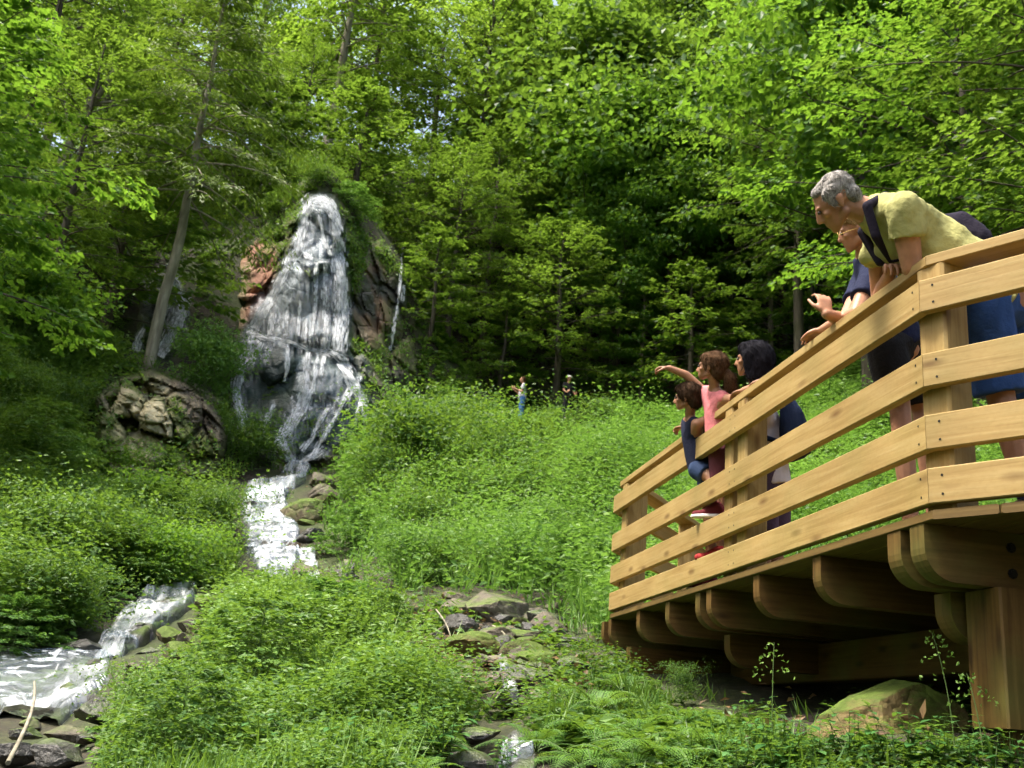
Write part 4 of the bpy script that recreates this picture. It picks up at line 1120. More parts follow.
# girder along the side, its short rounded cross beams, and the legs
GT = JT - JH - .003
def seg_beam(p, q, w, h, name, mat='joist', up=(0, 0, 1)):
    mb = MB(); add_beam(mb, p, q, w, h, up=up, ch=.008); return pbuild(mb, name, mat)
sn = along(952, GT - .1, .30)
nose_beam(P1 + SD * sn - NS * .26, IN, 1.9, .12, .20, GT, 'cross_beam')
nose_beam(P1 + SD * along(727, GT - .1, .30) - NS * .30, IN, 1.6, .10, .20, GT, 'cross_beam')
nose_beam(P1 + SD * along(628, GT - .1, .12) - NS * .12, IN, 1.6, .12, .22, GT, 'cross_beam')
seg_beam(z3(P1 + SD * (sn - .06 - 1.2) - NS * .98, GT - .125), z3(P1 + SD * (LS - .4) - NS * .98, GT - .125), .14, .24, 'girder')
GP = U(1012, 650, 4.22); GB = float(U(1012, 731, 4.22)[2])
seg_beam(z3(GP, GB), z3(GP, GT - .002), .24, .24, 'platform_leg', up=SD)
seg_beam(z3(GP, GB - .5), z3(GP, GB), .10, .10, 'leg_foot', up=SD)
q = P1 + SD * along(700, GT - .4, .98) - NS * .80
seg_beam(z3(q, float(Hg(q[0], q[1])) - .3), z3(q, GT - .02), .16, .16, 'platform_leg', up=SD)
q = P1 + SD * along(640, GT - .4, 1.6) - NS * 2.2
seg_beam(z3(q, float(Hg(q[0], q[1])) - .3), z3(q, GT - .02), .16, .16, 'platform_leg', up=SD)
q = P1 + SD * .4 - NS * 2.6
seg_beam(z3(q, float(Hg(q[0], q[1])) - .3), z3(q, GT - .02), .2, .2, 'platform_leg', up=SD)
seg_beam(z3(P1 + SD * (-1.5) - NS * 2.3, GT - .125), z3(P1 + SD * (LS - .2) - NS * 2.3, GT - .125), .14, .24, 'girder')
# bolt heads on the near joist
bs = along(913, JT - .1) - .0545
for u_, dz in ((.40, -.06), (.40, -.165), (1.05, -.11)):
    mb = MB(); c = z3(P1 + SD * bs + IN * u_, JT + dz)
    add_prism(mb, ring6(c, SD, .013), -SD, .012, mi=1); add_prism(mb, ring6(c, SD, .022), -SD, .003, mi=1); pbuild(mb, 'bolt')
# ------------------------------------------------------------------ rocks of the stream, the brook and the slope
RK = 'stream boulders'
stone(300, 524, 56, 'big brown mossy boulder beside the upper white stream', 'rockm', 1.15, cat='boulder', k=1, dp=.8)
stone(322, 498, 34, 'reddish boulder standing behind the big mossy boulder of the upper stream', 'rock', .8, k=2)
stone(262, 486, 26, 'dark mossy stone splitting the upper stream', 'rockm', .7, k=3)
stone(250, 508, 18, 'small dark stone at the left edge of the upper stream', 'rockw', .8, cat='stone', name='stone', sink=0)
stone(281, 532, 20, 'dark stone standing in the middle of the upper stream', 'rockw', .8, cat='stone', name='stone', sink=0)
stone(263, 549, 16, 'low dark stone near the lower end of the upper stream', 'rockw', .8, cat='stone', name='stone', sink=0)
for i, (px, py, w, mt, lb) in enumerate([(206, 612, 40, 'rockm', 'mossy boulder at the right top of the white bend'), (188, 630, 34, 'rock', 'grey boulder at the right edge of the white bend'), (166, 644, 36, 'rockm', 'mossy boulder at the lower right edge of the white bend'),
                                    (146, 660, 34, 'rockw', 'dark wet boulder where the white bend enters the pool'), (130, 676, 36, 'rock', 'grey boulder on the right shore of the pool'), (124, 694, 40, 'rockw', 'dark boulder on the right shore of the pool nearest the bushes'), (226, 600, 30, 'rockw', 'dark boulder right above the white bend'), (184, 652, 44, 'rock', 'brown boulder behind the lower right edge of the white bend')]):
    stone(px, py, w, lb, mt, .8, sink=.12)
stone(156, 622, 20, 'dark stone in the white water of the bend', 'rockw', .8, cat='stone', name='stone', sink=0)
stone(345, 588, 66, 'long brown slab lying beside the small spill of the stream', 'rock', .42, rz=-.25, k=4, dp=.5)
stone(305, 580, 44, 'grey block in the water left of the small spill', 'rock', .75, k=5)
stone(300, 566, 50, 'flat stone across the lower end of the upper stream', 'rockw', .35, k=6, dp=.5)
stone(340, 612, 34, 'small ochre stone under the long brown slab', 'stone', .8, k=7)
stone(216, 556, 46, 'dark overhanging mossy boulder left of the upper stream', 'rockm', 1.6, k=8, dp=.7)
stone(76, 662, 96, 'dark wet slab at the back of the foaming pool', 'rockw', .6, rz=.2, k=0, dp=.6)
stone(102, 672, 46, 'brown stone parting the water below the white bend', 'rockw', .6, k=1)
stone(92, 722, 56, 'rounded dark boulder at the outlet of the pool', 'rockw', .8, k=2)
stone(176, 672, 74, 'mossy yellowish boulder on the near bank of the white bend', 'rockm', .9, k=3)
stone(206, 644, 56, 'brown rounded boulder above the mossy bank of the bend', 'rockm', .8, k=4)
stone(215, 608, 30, 'dark small boulder right of the top of the white bend', 'rockw', .9, k=5)
for i, (px, py, w, mt, lb) in enumerate([
    (64, 742, 60, 'rock', 'flat brown slab in front of the foaming pool'), (20, 740, 44, 'rockw', 'dark stone left of the flat brown slab'),
    (52, 764, 66, 'rockw', 'near dark rounded stone under the flat slab'), (4, 762, 54, 'rockw', 'dark stone in the near corner by the stream'),
    (104, 758, 40, 'rock', 'grey stone right of the near dark stones'), (52, 738, 22, 'stone', 'small reddish stone between the dark stones'),
    (26, 728, 26, 'rock', 'small grey stone at the pool outlet'), (2, 706, 30, 'rockw', 'black stone at the left edge of the pool'), (84, 742, 30, 'rockw', 'low dark stone beside the slab end')]):
    stone(px, py, w, lb, mt, random.uniform(.5, .8), cat='stone', group='dark stones at the pool outlet', name='stone')
for (px, py, w, h, mt, lb) in [
    (490, 622, 66, .75, 'rock', 'large pale grey-brown rock at the head of the brook'), (462, 618, 40, .8, 'rock', 'slanting brown rock beside the large pale rock'),
    (548, 638, 42, .85, 'rock', 'smooth rounded grey boulder on the right of the brook'), (528, 668, 52, .8, 'rockm', 'mossy speckled boulder right over the brook'),
    (470, 664, 64, .7, 'stone', 'yellow-green flat boulder left of the brook'), (508, 640, 40, .5, 'rockw', 'dark wet flat stone between the brook rocks'),
    (520, 690, 52, .7, 'rockw', 'dark stone beside the thin brook fall'), (494, 706, 34, .8, 'rock', 'brown stone under the yellow-green boulder'),
    (440, 652, 30, .7, 'rock', 'small brown stone among dead leaves left of the brook'), (424, 668, 34, .6, 'rockw', 'dark purple stone at the left end of the brook rocks'),
    (578, 648, 46, .4, 'rockw', 'low dark stone near the platform end'), (452, 600, 22, .7, 'rock', 'small pale stone above the brook rocks'),
    (476, 740, 46, .5, 'rockw', 'wet brown stone low in the brook bed'), (520, 742, 30, .5, 'rockw', 'small wet stone above the brook pool'),
    (470, 768, 56, .5, 'rockw', 'dark flat stone at the bottom of the brook bed'), (330, 716, 30, .6, 'rock', 'grey stone half hidden among the near herbs'),
    (428, 648, 20, .7, 'rock', 'small stone beside the twigs left of the brook'), (606, 664, 40, .45, 'rockw', 'black stone under the far end of the platform'),
    (400, 648, 34, .5, 'rock', 'grey stone at the left of the dead leaves')]:
    stone(px, py, w * 1.28, lb, mt, h, cat='rock', name='rock')
for (px, py, w, lb) in [(262, 462, 40, 'dark boulder at the left foot of the main waterfall'), (330, 468, 36, 'dark wet boulder at the right foot of the main waterfall'),
                        (352, 424, 40, 'black boulder beside the lowest strand of the waterfall'), (296, 474, 30, 'brown boulder in the water below the waterfall'), (376, 414, 30, 'mossy brown boulder right of the lowest strands')]:
    stone(px, py, w, lb, 'rockw', .9, name='boulder')
# the big ochre boulder under the platform
me = stone_mesh(333, 5, .62); me.materials.append(M['stone'])
o = link(bpy.data.objects.new('boulder', me)); P = U(884, 738, 4.95)
o.location = (P[0], P[1], P[2] + .06); o.scale = (.46, .40, .46); o.rotation_euler = (.1, -.45, .25)
tag(o, 'big ochre boulder under the wooden platform', 'boulder'); ROCKS_XY.append((P[0], P[1], .4))

rg = np.random.default_rng(79); k = 0
while k < 16:
    px, py = rg.uniform(288, 350), rg.uniform(468, 600)
    if inside(np.array([px]), np.array([py]), [(318, 470), (334, 474), (324, 540), (392, 576), (396, 600), (322, 604), (306, 560), (300, 500)], 3)[0] < .5: continue
    stone(px, py, rg.uniform(16, 40), 'brown or mossy stone on the right bank of the upper stream', ['rockm', 'rock', 'rockw'][k % 3], rg.uniform(.6, 1.0), cat='stone', group='stones on the right bank of the upper stream', name='stone', sink=.15); k += 1
rg = np.random.default_rng(78); k = 0
while k < 34:
    px, py = rg.normal(498, 48), rg.normal(646, 28)
    if inside(np.array([px]), np.array([py]), [(410, 606), (440, 590), (500, 592), (596, 632), (580, 676), (545, 690), (520, 720), (480, 715), (425, 690), (395, 650)], 3)[0] < .5: continue
    stone(px, py, rg.uniform(26, 54), 'jumbled angular rock of the brook bed', ['rock', 'rockw', 'rock', 'rockw', 'rockm'][k % 5], rg.uniform(.5, .95), cat='rock', group='jumbled rocks of the brook bed', name='rock', sink=.1); k += 1
rg = np.random.default_rng(77)
for i in range(110):
    px, py = rg.normal(494, 46), rg.normal(652, 36)
    if not (405 < px < 590 and 604 < py < 768): continue
    stone(px, py, rg.uniform(12, 34), 'small loose stone lying in the brook bed', ['rock', 'rockw', 'rockw', 'rock', 'rockm'][i % 5], rg.uniform(.5, .9), cat='stone', group='small stones in the brook bed', name='stone')
# dead sticks
def stick(p, q, r, label):
    P, Q = np.array(p), np.array(q); s = np.linspace(0, 1, 7)[:, None]
    pts = P + (Q - P) * s + np.sin(s * 3.1) * np.array([.02, .012, .015]) * np.linalg.norm(Q - P)
    mb = MB(); add_tube(mb, pts, r * (1 - .5 * s[:, 0]), seg=6)
    tag(mb.build('stick', M['bark']), label, 'stick')
def up(p, z): return np.array(p) + np.array([0, 0, z])
stick(up(ground(6, 772), .05), up(ground(24, 730), .35), .016, 'bent pale stick leaning over the near dark stones')
stick(up(ground(492, 634), .08), up(ground(508, 668), .14), .011, 'pinkish dead branch lying across the brook')
stick(up(ground(434, 632), .22), up(ground(452, 660), .06), .009, 'thin dead twig left of the brook rocks')
stick(up(ground(410, 660), .10), up(ground(446, 640), .16), .008, 'crooked twig among the dead leaves')
stick(U(378, 360, 36.6), U(396, 352, 36.6), .05, 'pale dead branch on the rocks right of the waterfall')
# dead leaves between the brook rocks
rg = np.random.default_rng(3); mb = MB()
px = np.concatenate([rg.normal(450, 34, 420), rg.uniform(400, 600, 500), rg.uniform(690, 1000, 70), rg.uniform(296, 345, 160)]); py = np.concatenate([rg.normal(650, 24, 420), rg.uniform(596, 700, 500), rg.uniform(690, 750, 70), rg.uniform(475, 600, 160)]); NL = len(px); P = ground(px, py) + np.stack([0 * px, 0 * px, rg.uniform(.01, .12, NL)], 1)
add_leaves(mb, P, rg.normal(size=(NL, 3)) * [1, 1, .3], rg.normal(0, .5, (NL, 3)) + [0, 0, 1], rg.uniform(.04, .09, NL), rg.uniform(.03, .05, NL), rg.uniform(0, 1, NL))
tag(mb.build('dead_leaves', M['dry']), 'brown dead leaves lying between the rocks and on the bare soil', 'dead leaves', kind='stuff')

# ------------------------------------------------------------------ ground cover
MEADOW = [(300, 560), (330, 500), (360, 440), (380, 420), (440, 408), (520, 412), (640, 415), (760, 380), (860, 340), (1040, 330), (1040, 560), (900, 560), (760, 600), (640, 640), (600, 660), (560, 640), (500, 610), (420, 612), (350, 595)]
LEFTB = [(-30, 330), (60, 330), (100, 378), (96, 440), (112, 478), (222, 478), (240, 520), (238, 560), (215, 595), (140, 600), (96, 650), (60, 668), (-30, 668)]
LEFTU = [(-30, 150), (130, 200), (150, 270), (130, 340), (150, 372), (60, 400), (-30, 420)]
NEARR = [(560, 640), (600, 655), (700, 700), (1040, 700), (1040, 800), (540, 800)]
NEAR0 = [(100, 790), (120, 690), (150, 640), (215, 590), (300, 590), (345, 605), (420, 615), (520, 640), (600, 660), (700, 700), (1040, 700), (1040, 800), (100, 800)]
NEAR = [(100, 790), (120, 720), (180, 680), (236, 604), (300, 590), (345, 605), (420, 615), (520, 640), (560, 645), (540, 800), (100, 800)]
SLAB = [(286, 466), (332, 470), (326, 540), (400, 574), (404, 602), (296, 606)]
BR = [(396, 606), (430, 588), (500, 592), (604, 630), (596, 672), (545, 690), (530, 730), (540, 790), (450, 790), (470, 710), (410, 690), (384, 650)]
cover('meadow_grass', [MEADOW], 15000, 'meadow', 'bright green mass of herbs and grass on the sunlit slope', 'meadow', 10, 47, hmul=1.35, seed=1, grass=.36, density=1.25, tlo=.58, hclump=1.15, leafs=1.1, bare=[([(492, 402), (604, 402), (604, 434), (492, 434)], .85), (BR, .82), (SLAB, .85)])
cover('undergrowth', [LEFTB], 13000, 'herb', 'green mass of low plants covering the left bank', 'undergrowth', 7, 32, hmul=1.0, seed=2, hclump=.9, grass=.22, density=1.3, tlo=.52, bare=[([(92, 436), (232, 440), (232, 500), (170, 520), (92, 505)], .85)])
cover('undergrowth', [NEAR], 7500, 'herb', 'low herbs and grass covering the near ground between the brook and the stream', 'undergrowth', 3.2, 19, hmul=.50, seed=3, hclump=.95, grass=.12, density=1.3, tlo=.54, leafs=1.15,
      bare=[(BR, .8), (SLAB, .85), ([(585, 600), (665, 590), (690, 700), (600, 680)], .7), ([(690, 700), (760, 672), (1040, 672), (1040, 764), (820, 762), (700, 742)], .96)])
cover('undergrowth', [LEFTU, [(-40, 60), (140, 60), (260, 190), (210, 260), (-40, 260)], [(214, 380), (236, 330), (262, 440), (240, 480), (218, 470)], [(190, 280), (236, 205), (300, 180), (262, 232), (230, 256), (222, 330), (208, 360)], [(330, 185), (460, 190), (460, 260), (400, 240), (360, 210)],
      [(406, 260), (470, 260), (470, 420), (380, 440), (372, 420), (416, 380)], [(270, 150), (400, 150), (400, 230), (352, 214), (340, 196), (305, 194), (280, 220)]], 9500, 'herb',
      'mossy herbs covering the steep ground around the waterfall', 'undergrowth', 22, 52, hmul=.8, seed=4, grass=.45, density=.9, tlo=.45, leafs=1.05, bare=[([(120, 320), (160, 262), (182, 262), (196, 310), (190, 366), (120, 366)], 1.0)])
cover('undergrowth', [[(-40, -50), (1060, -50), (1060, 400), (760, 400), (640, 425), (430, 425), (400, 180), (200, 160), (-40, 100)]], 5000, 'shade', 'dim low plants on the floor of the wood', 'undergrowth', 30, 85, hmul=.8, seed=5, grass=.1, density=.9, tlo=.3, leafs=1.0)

cover('undergrowth', [NEARR], 2600, 'herb', 'low loose herbs on the ground at the foot of the platform', 'undergrowth', 3.2, 12, hmul=.26, seed=8, grass=.10, density=1.3, tlo=.5, leafs=1.1, bare=[([(640, 672), (760, 672), (1040, 672), (1040, 752), (820, 750), (690, 722)], .97)])
# tufts of moss, grass and small leaves growing on the rock faces
rg = np.random.default_rng(31); mb = MB()
for V, w in TUFTS:
    i = np.where(rg.uniform(0, 1, len(V)) < np.clip(w * 1.3 - .35, 0, 1) * .55)[0]
    for k in range(5):
        n = len(i); dv = rg.normal(0, 1, (n, 3)) * [1, 1, .7] + [0, -.5, .1]
        add_leaves(mb, V[i] + rg.normal(0, .08, (n, 3)) + [0, -.04, 0], dv, rg.normal(0, .6, (n, 3)) + [0, -.5, .8], rg.uniform(.08, .22, n), rg.uniform(.03, .09, n), np.clip(rg.normal(.5, .2, n), 0, 1))
tag(mb.build('moss_tufts', M['herb']), 'moss, grass tufts and small leaves growing on the rock faces', 'moss', kind='stuff')

# shrubs
def shrub(px, py, hpx, kind, label, group=None, sx=1.0, mat=None, dd=None, name='shrub'):
    P = ground(px, py) if dd is None else at(px, dd)
    d = (P - EYE) @ CAM[2]
    return plant(kind, P - np.array([0, 0, .05]), hpx * d / F, name, label, 'shrub', group, sx=sx, crown_mat=mat)
shrub(405, 508, 92, 'bush_a', 'big dark green bush in the sunlit slope nearest the waterfall', sx=1.1, mat='shade')
shrub(380, 512, 44, 'bush_b', 'lower bush at the left of the big dark green bush', sx=1.2)
shrub(440, 420, 34, 'fine_bush', 'slender pale shrub at the top of the sunlit slope', mat='meadow')
shrub(560, 456, 32, 'bush_b', 'round green bush in front of the far visitors', sx=1.3)
shrub(598, 438, 34, 'bush_a', 'leafy bush right of the round green bush', sx=1.1)
shrub(540, 434, 18, 'bush_a', 'small bush between the far visitors')
shrub(316, 192, 26, 'bush_b', 'mossy bush right on the crest above the waterfall', sx=1.4)
shrub(350, 212, 30, 'fine_bush', 'green tuft on the right shoulder of the waterfall crest', sx=1.3, mat='meadow')
shrub(288, 212, 26, 'fine_bush', 'green tuft on the left shoulder of the waterfall crest', sx=1.3, mat='herb')
shrub(350, 556, 50, 'fine_bush', 'yellowish grassy clump at the right bank of the upper stream', sx=1.2, mat='meadow')
shrub(470, 520, 50, 'fine_bush', 'feathery green clump in the middle of the sunlit slope', sx=1.3, mat='meadow')
shrub(570, 585, 60, 'fine_bush', 'feathery green clump low on the sunlit slope', sx=1.2, mat='meadow')
shrub(520, 590, 50, 'bush_b', 'leafy clump above the brook rocks', sx=1.2, mat='meadow')
shrub(400, 590, 54, 'bush_b', 'leafy clump right of the long brown slab', sx=1.2, mat='meadow')
shrub(252, 700, 108, 'layer_bush', 'big dark green shrub in the middle of the near ground', sx=1.15)
shrub(296, 668, 66, 'fine_bush', 'feathery shrub right behind the big dark shrub', sx=1.3, mat='herb')
shrub(226, 692, 72, 'layer_bush', 'dark shrub left of the big dark green shrub', sx=1.2)
shrub(172, 768, 104, 'layer_bush', 'near bushy shrub beside the pool outlet', sx=1.1)
shrub(146, 742, 56, 'bush_b', 'lower shrub hanging over the pool outlet', sx=1.2)
shrub(330, 640, 60, 'fine_bush', 'light feathery shrub below the small spill', sx=1.3, mat='meadow')
shrub(375, 660, 70, 'layer_bush', 'leafy shrub left of the dead leaves', sx=1.0)
shrub(202, 402, 66, 'bush_a', 'bright green bush right of the leaning trunk', sx=1.0, mat='meadow')
shrub(215, 392, 40, 'bush_b', 'small dark bush between the leaning trunk and the waterfall')
shrub(252, 470, 42, 'bush_b', 'dense dark bush left of the waterfall foot', sx=1.3)
shrub(272, 428, 62, 'sapling_a', 'small bright tree growing in front of the lower waterfall', name='shrub', sx=.9, mat='light')
shrub(150, 548, 62, 'fine_bush', 'feathery clump below the pale rock outcrop', sx=1.2, mat='herb')
shrub(206, 548, 50, 'bush_b', 'bush under the right end of the rock outcrop', sx=1.2)
shrub(84, 536, 50, 'bush_a', 'bush at the left of the rock outcrop', sx=1.2)
shrub(30, 480, 80, 'layer_bush', 'tall bush on the upper left bank', sx=1.1)
shrub(30, 590, 80, 'bush_b', 'bush on the left bank above the pool', sx=1.3)
shrub(110, 590, 60, 'fine_bush', 'grassy clump hanging over the white bend', sx=1.4, mat='herb')
shrub(160, 575, 50, 'bush_b', 'low bush behind the top of the white bend', sx=1.3)
shrub(10, 655, 60, 'fine_bush', 'yellowish tuft over the left end of the pool', sx=1.3, mat='meadow')
shrub(60, 640, 56, 'bush_b', 'low bush over the dark wet slab', sx=1.4)
shrub(20, 345, 84, 'bush_a', 'bush high on the left bank', sx=1.3, mat='maple')
shrub(684, 700, 30, 'bush_b', 'leafy plant growing by the far post of the platform', sx=.8)

rgs = np.random.default_rng(99)
for (poly, n, kinds, mats, hp, lb, gr) in [
    ([(330, 540), (390, 450), (560, 440), (640, 450), (640, 560), (560, 600), (420, 590)], 26, ['bush_a', 'bush_b', 'fine_bush', 'bush_b'], ['herb', 'meadow', 'herb', 'shade'], (28, 66), 'leafy clump standing out of the herbs of the sunlit slope', 'leafy clumps on the sunlit slope'),
    ([(720, 470), (860, 370), (1020, 360), (1020, 470), (800, 540)], 10, ['bush_a', 'bush_b', 'fine_bush'], ['herb', 'meadow', 'maple'], (24, 44), 'leafy clump on the slope seen between the railing boards', 'leafy clumps behind the railing'),
    ([(0, 420), (90, 440), (110, 490), (220, 500), (220, 570), (60, 640), (0, 640)], 22, ['bush_a', 'bush_b', 'fine_bush', 'fine_bush'], ['herb', 'shade', 'meadow', 'maple'], (28, 56), 'leafy clump among the plants of the left bank', 'leafy clumps on the left bank')]:
    k = 0
    while k < n:
        px, py = rgs.uniform(min(p[0] for p in poly), max(p[0] for p in poly)), rgs.uniform(min(p[1] for p in poly), max(p[1] for p in poly))
        if inside(np.array([px]), np.array([py]), poly, 2)[0] < .5: continue
        shrub(px, py, rgs.uniform(*hp), kinds[rgs.integers(len(kinds))], lb, gr, sx=rgs.uniform(.9, 1.5), mat=mats[rgs.integers(len(mats))]); k += 1

# ferns and broad-leaved herbs
GF = 'ferns by the brook and the platform'
for i, (px, py, s) in enumerate([(560, 722, .75), (598, 712, .8), (640, 735, .8), (536, 752, .7), (580, 768, .85), (660, 765, .8), (620, 690, .7), (705, 752, .65), (625, 770, .8), (560, 700, .6), (430, 745, .65), (390, 760, .7), (330, 768, .7), (450, 715, .5), (355, 735, .55), (300, 750, .6), (690, 730, .6), (592, 742, .75), (250, 768, .6), (420, 775, .6)]):
    P = ground(px, py)
    if px > 530: lb = 'green fern with arching fronds between the brook and the platform'; gr = 'ferns between the brook and the platform'
    else: lb = 'green fern on the near ground left of the brook'; gr = 'ferns left of the brook'
    small_plant(FERNS, P, s * (.8 if px > 530 else .65) * random.uniform(.9, 1.1), 'fern', lb, 'fern', gr, 'fronds')
for i, (px, py, s) in enumerate([(720, 762, 1), (760, 752, 1), (790, 766, 1.05), (745, 735, .8), (820, 768, .9), (850, 760, .9), (875, 770, 1.0), (905, 768, .95), (935, 770, 1), (965, 768, .9), (1000, 772, 1), (735, 775, 1), (700, 740, .8), (925, 757, .7), (770, 776, 1.1), (985, 760, .7),
                                 (430, 690, .8), (470, 722, .7), (400, 700, .8), (445, 768, .9), (500, 772, .7), (370, 690, .8), (340, 690, .8), (410, 735, .8), (310, 700, .7), (290, 735, .8), (385, 640, .9), (360, 620, .9), (270, 760, .9), (350, 770, .9), (210, 765, .8)]):
    P = ground(px, py)
    if px > 650: lb, gr = 'broad-leaved herb growing at the foot of the platform', 'broad-leaved herbs under the platform'
    else: lb, gr = 'broad-leaved herb on the near ground beside the brook', 'broad-leaved herbs beside the brook'
    small_plant(HERBS, P, s * (.5 if px > 650 else .75) * random.uniform(.85, 1.1), 'leafy_herb', lb, 'herb', gr, 'foliage')
# thin seed stalks
def stalk(px, py, h, label):
    P = ground(px, py); rg = np.random.default_rng(int(px)); s = np.linspace(0, 1, 8)
    e = empty('seed_stalk', P, 0); a = MB(); b = MB()
    pts = np.stack([.06 * s ** 2 * rg.normal(), .05 * s ** 2, s * h], 1)
    add_tube(a, pts, .0035 * (1 - .6 * s), seg=4, cap=False); a.build('stem', M['stem'], e)
    k = 46; u = rg.uniform(.6, 1, k); az = rg.uniform(0, 6.28, k); q = np.stack([np.interp(u, s, pts[:, 0]), np.interp(u, s, pts[:, 1]), u * h], 1)
    sp = (1.02 - u) * .22 + .01
    q += np.stack([np.cos(az) * sp, np.sin(az) * sp, 0 * u], 1)
    add_leaves(b, q, rg.normal(size=(k, 3)) + [0, 0, .5], rg.normal(size=(k, 3)), .02, .012, .95); b.build('foliage', M['meadow'], e)  # the seed head of the stalk: loose spikelets, not leaves
    tag(e, label, 'grass stalk')
stalk(955, 755, .48, 'tall seed stalk before the dark boulder beside the near post'); stalk(772, 745, .46, 'thin seed stalk in the dark gap under the platform'); stalk(984, 765, .34, 'short seed stalk nearest the near platform post')
# ------------------------------------------------------------------ trees of the gorge
def tree(kind, px, d, h, label, group=None, sx=1.0, mat=None, tilt=(0, 0), rz=None):
    P = at(px, d)
    return plant(kind, P, h, 'tree', label, 'tree', group, sx=sx, crown_mat=mat, tilt=tilt, rz=rz)

# the leaning tree on the outcrop (trunk seen up to its feathery crown)
P0 = U(150, 362, 28.2); P0[2] -= .2
T, Lf = gen_tree(10, 13.5, 3.6, .37, 96, 'needle', leaf=(.19, .055), nt=17, m=15, r0=.17, lean=.0)
tm = T.mesh('trunk'); tm.materials.append(M['bark']); cm = Lf.mesh('crown'); cm.materials.append(M['spruce'])
e = empty('tree', P0); e.rotation_euler = (.0, .035, 0)
link(bpy.data.objects.new('trunk', tm), e); link(bpy.data.objects.new('crown', cm), e)
tag(e, 'leaning feathery dark conifer with a pale bare trunk on top of the rock outcrop', 'tree')

# the forked bare trunk further left
e = empty('tree', at(40, 33)); mb = MB()
base = np.array(e.location)
def L3(px, py, d): return U(px, py, d) - base
add_tube(mb, [L3(34, 300, 33), L3(46, 210, 33), L3(62, 165, 33), L3(82, 115, 33.2)], [.24, .19, .16, .13], seg=9)
add_tube(mb, [L3(82, 115, 33.2), L3(96, 98, 33), L3(118, 66, 33)], [.12, .12, .07], seg=8)
add_tube(mb, [L3(84, 118, 33.2), L3(90, 95, 33.5), L3(98, 84, 33.6)], [.10, .06, .03], seg=8)
add_tube(mb, [L3(70, 142, 33.1), L3(66, 110, 33.3), L3(62, 78, 33.4)], [.06, .04, .02], seg=6)
add_tube(mb, [L3(90, 104, 33.2), L3(130, 100, 33), L3(165, 96, 33)], [.05, .035, .02], seg=6)
o = mb.build('trunk', M['bark'], e)
Lb = MB(); rg = np.random.default_rng(5)
for (px, py, dd, n_, rr) in [(62, 75, 33.6, 700, 1.2), (120, 60, 33.4, 900, 1.3), (165, 95, 33.2, 500, .9), (92, 70, 34.4, 800, 1.5), (30, 110, 34, 800, 1.4)]:
    c = L3(px, py, dd); q = norm(rg.normal(size=(n_, 3))) * rg.uniform(.2, 1, (n_, 1)) ** .5 * rr * np.array([1.2, 1, .6])
    add_leaves(Lb, c + q, q + rg.normal(0, .6, (n_, 3)), rg.normal(0, .4, (n_, 3)) + [0, 0, 1], .17, .10, np.clip(rg.normal(.6, .15, n_), 0, 1))
Lb.build('crown', M['light'], e)
tag(e, 'forked pale trunk leaning right among yellow-green leaves, upper left', 'tree')

# --- named trees that stand out
tree('spruce_a', 505, 50, 19, 'dark spruce with hanging branches behind the bright layered trees', sx=1.0)
tree('beech_a', 446, 43, 9.5, 'layered yellow-green tree nearest the right edge of the waterfall', sx=1.0)
tree('beech_b', 556, 41.8, 8.6, 'bright layered tree with flat sprays right above the standing visitor in jeans', sx=1.25)
tree('beech_b', 478, 45.5, 12.5, 'tall layered tree behind the bright layered tree', sx=1.0)
tree('maple_a', 585, 47, 16.0, 'big bright green maple-like tree in the upper middle', sx=.95)
tree('maple_b', 612, 44, 11.0, 'lower bright maple-like tree with rounded leaf clusters', sx=.85)
tree('maple_b', 668, 45, 14.6, 'maple-like tree with pale leaf clusters and a slender bare trunk', sx=.85)
tree('sapling_b', 640, 43, 6.2, 'young tree just left of the conical sapling', sx=.9)
tree('sapling_a', 690, 41.5, 6.4, 'conical layered sapling in front of the dark wood behind the children', sx=1.2)
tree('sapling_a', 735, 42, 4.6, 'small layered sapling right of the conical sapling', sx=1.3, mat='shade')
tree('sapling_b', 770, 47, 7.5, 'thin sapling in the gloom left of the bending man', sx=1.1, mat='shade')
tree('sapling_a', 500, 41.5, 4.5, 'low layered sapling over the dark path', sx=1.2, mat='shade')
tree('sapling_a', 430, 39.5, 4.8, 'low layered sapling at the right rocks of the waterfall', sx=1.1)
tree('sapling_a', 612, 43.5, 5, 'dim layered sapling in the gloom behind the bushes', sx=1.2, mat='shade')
# bare poles in the dark wood
for px, d, h in ((672, 47, 17), (688, 48, 18), (800, 50, 17), (813, 49, 18), (612, 50, 16), (730, 53, 18), (840, 52, 17)):
    tree('pole', px, d, h, 'slender bare trunk with a high crown in the dark wood behind the platform', 'slender trunks in the dark wood', sx=.9)

# --- near trees on the right, crowns entering from the upper right corner
for px, d, h, k, sx, mt, lb in [
    (985, 27, 15, 'beech_a', 1.0, 'maple', 'big near leafy tree whose branches fill the upper right corner'),
    (1080, 23, 15, 'beech_b', 1.05, 'beech', 'near tree at the right edge, its layered branches above the handrail'),
    (870, 33, 17, 'maple_a', .9, None, 'green maple-like tree high above the bending man'),
    (930, 36, 15, 'shade_a', 1.0, 'beech', 'yellowish leafy tree above the backpack of the bending man'),
    (800, 40, 16, 'shade_a', .95, None, 'dim leafy tree left above the bending man')]:
    tree(k, px, d, h, lb, sx=sx, mat=mt)

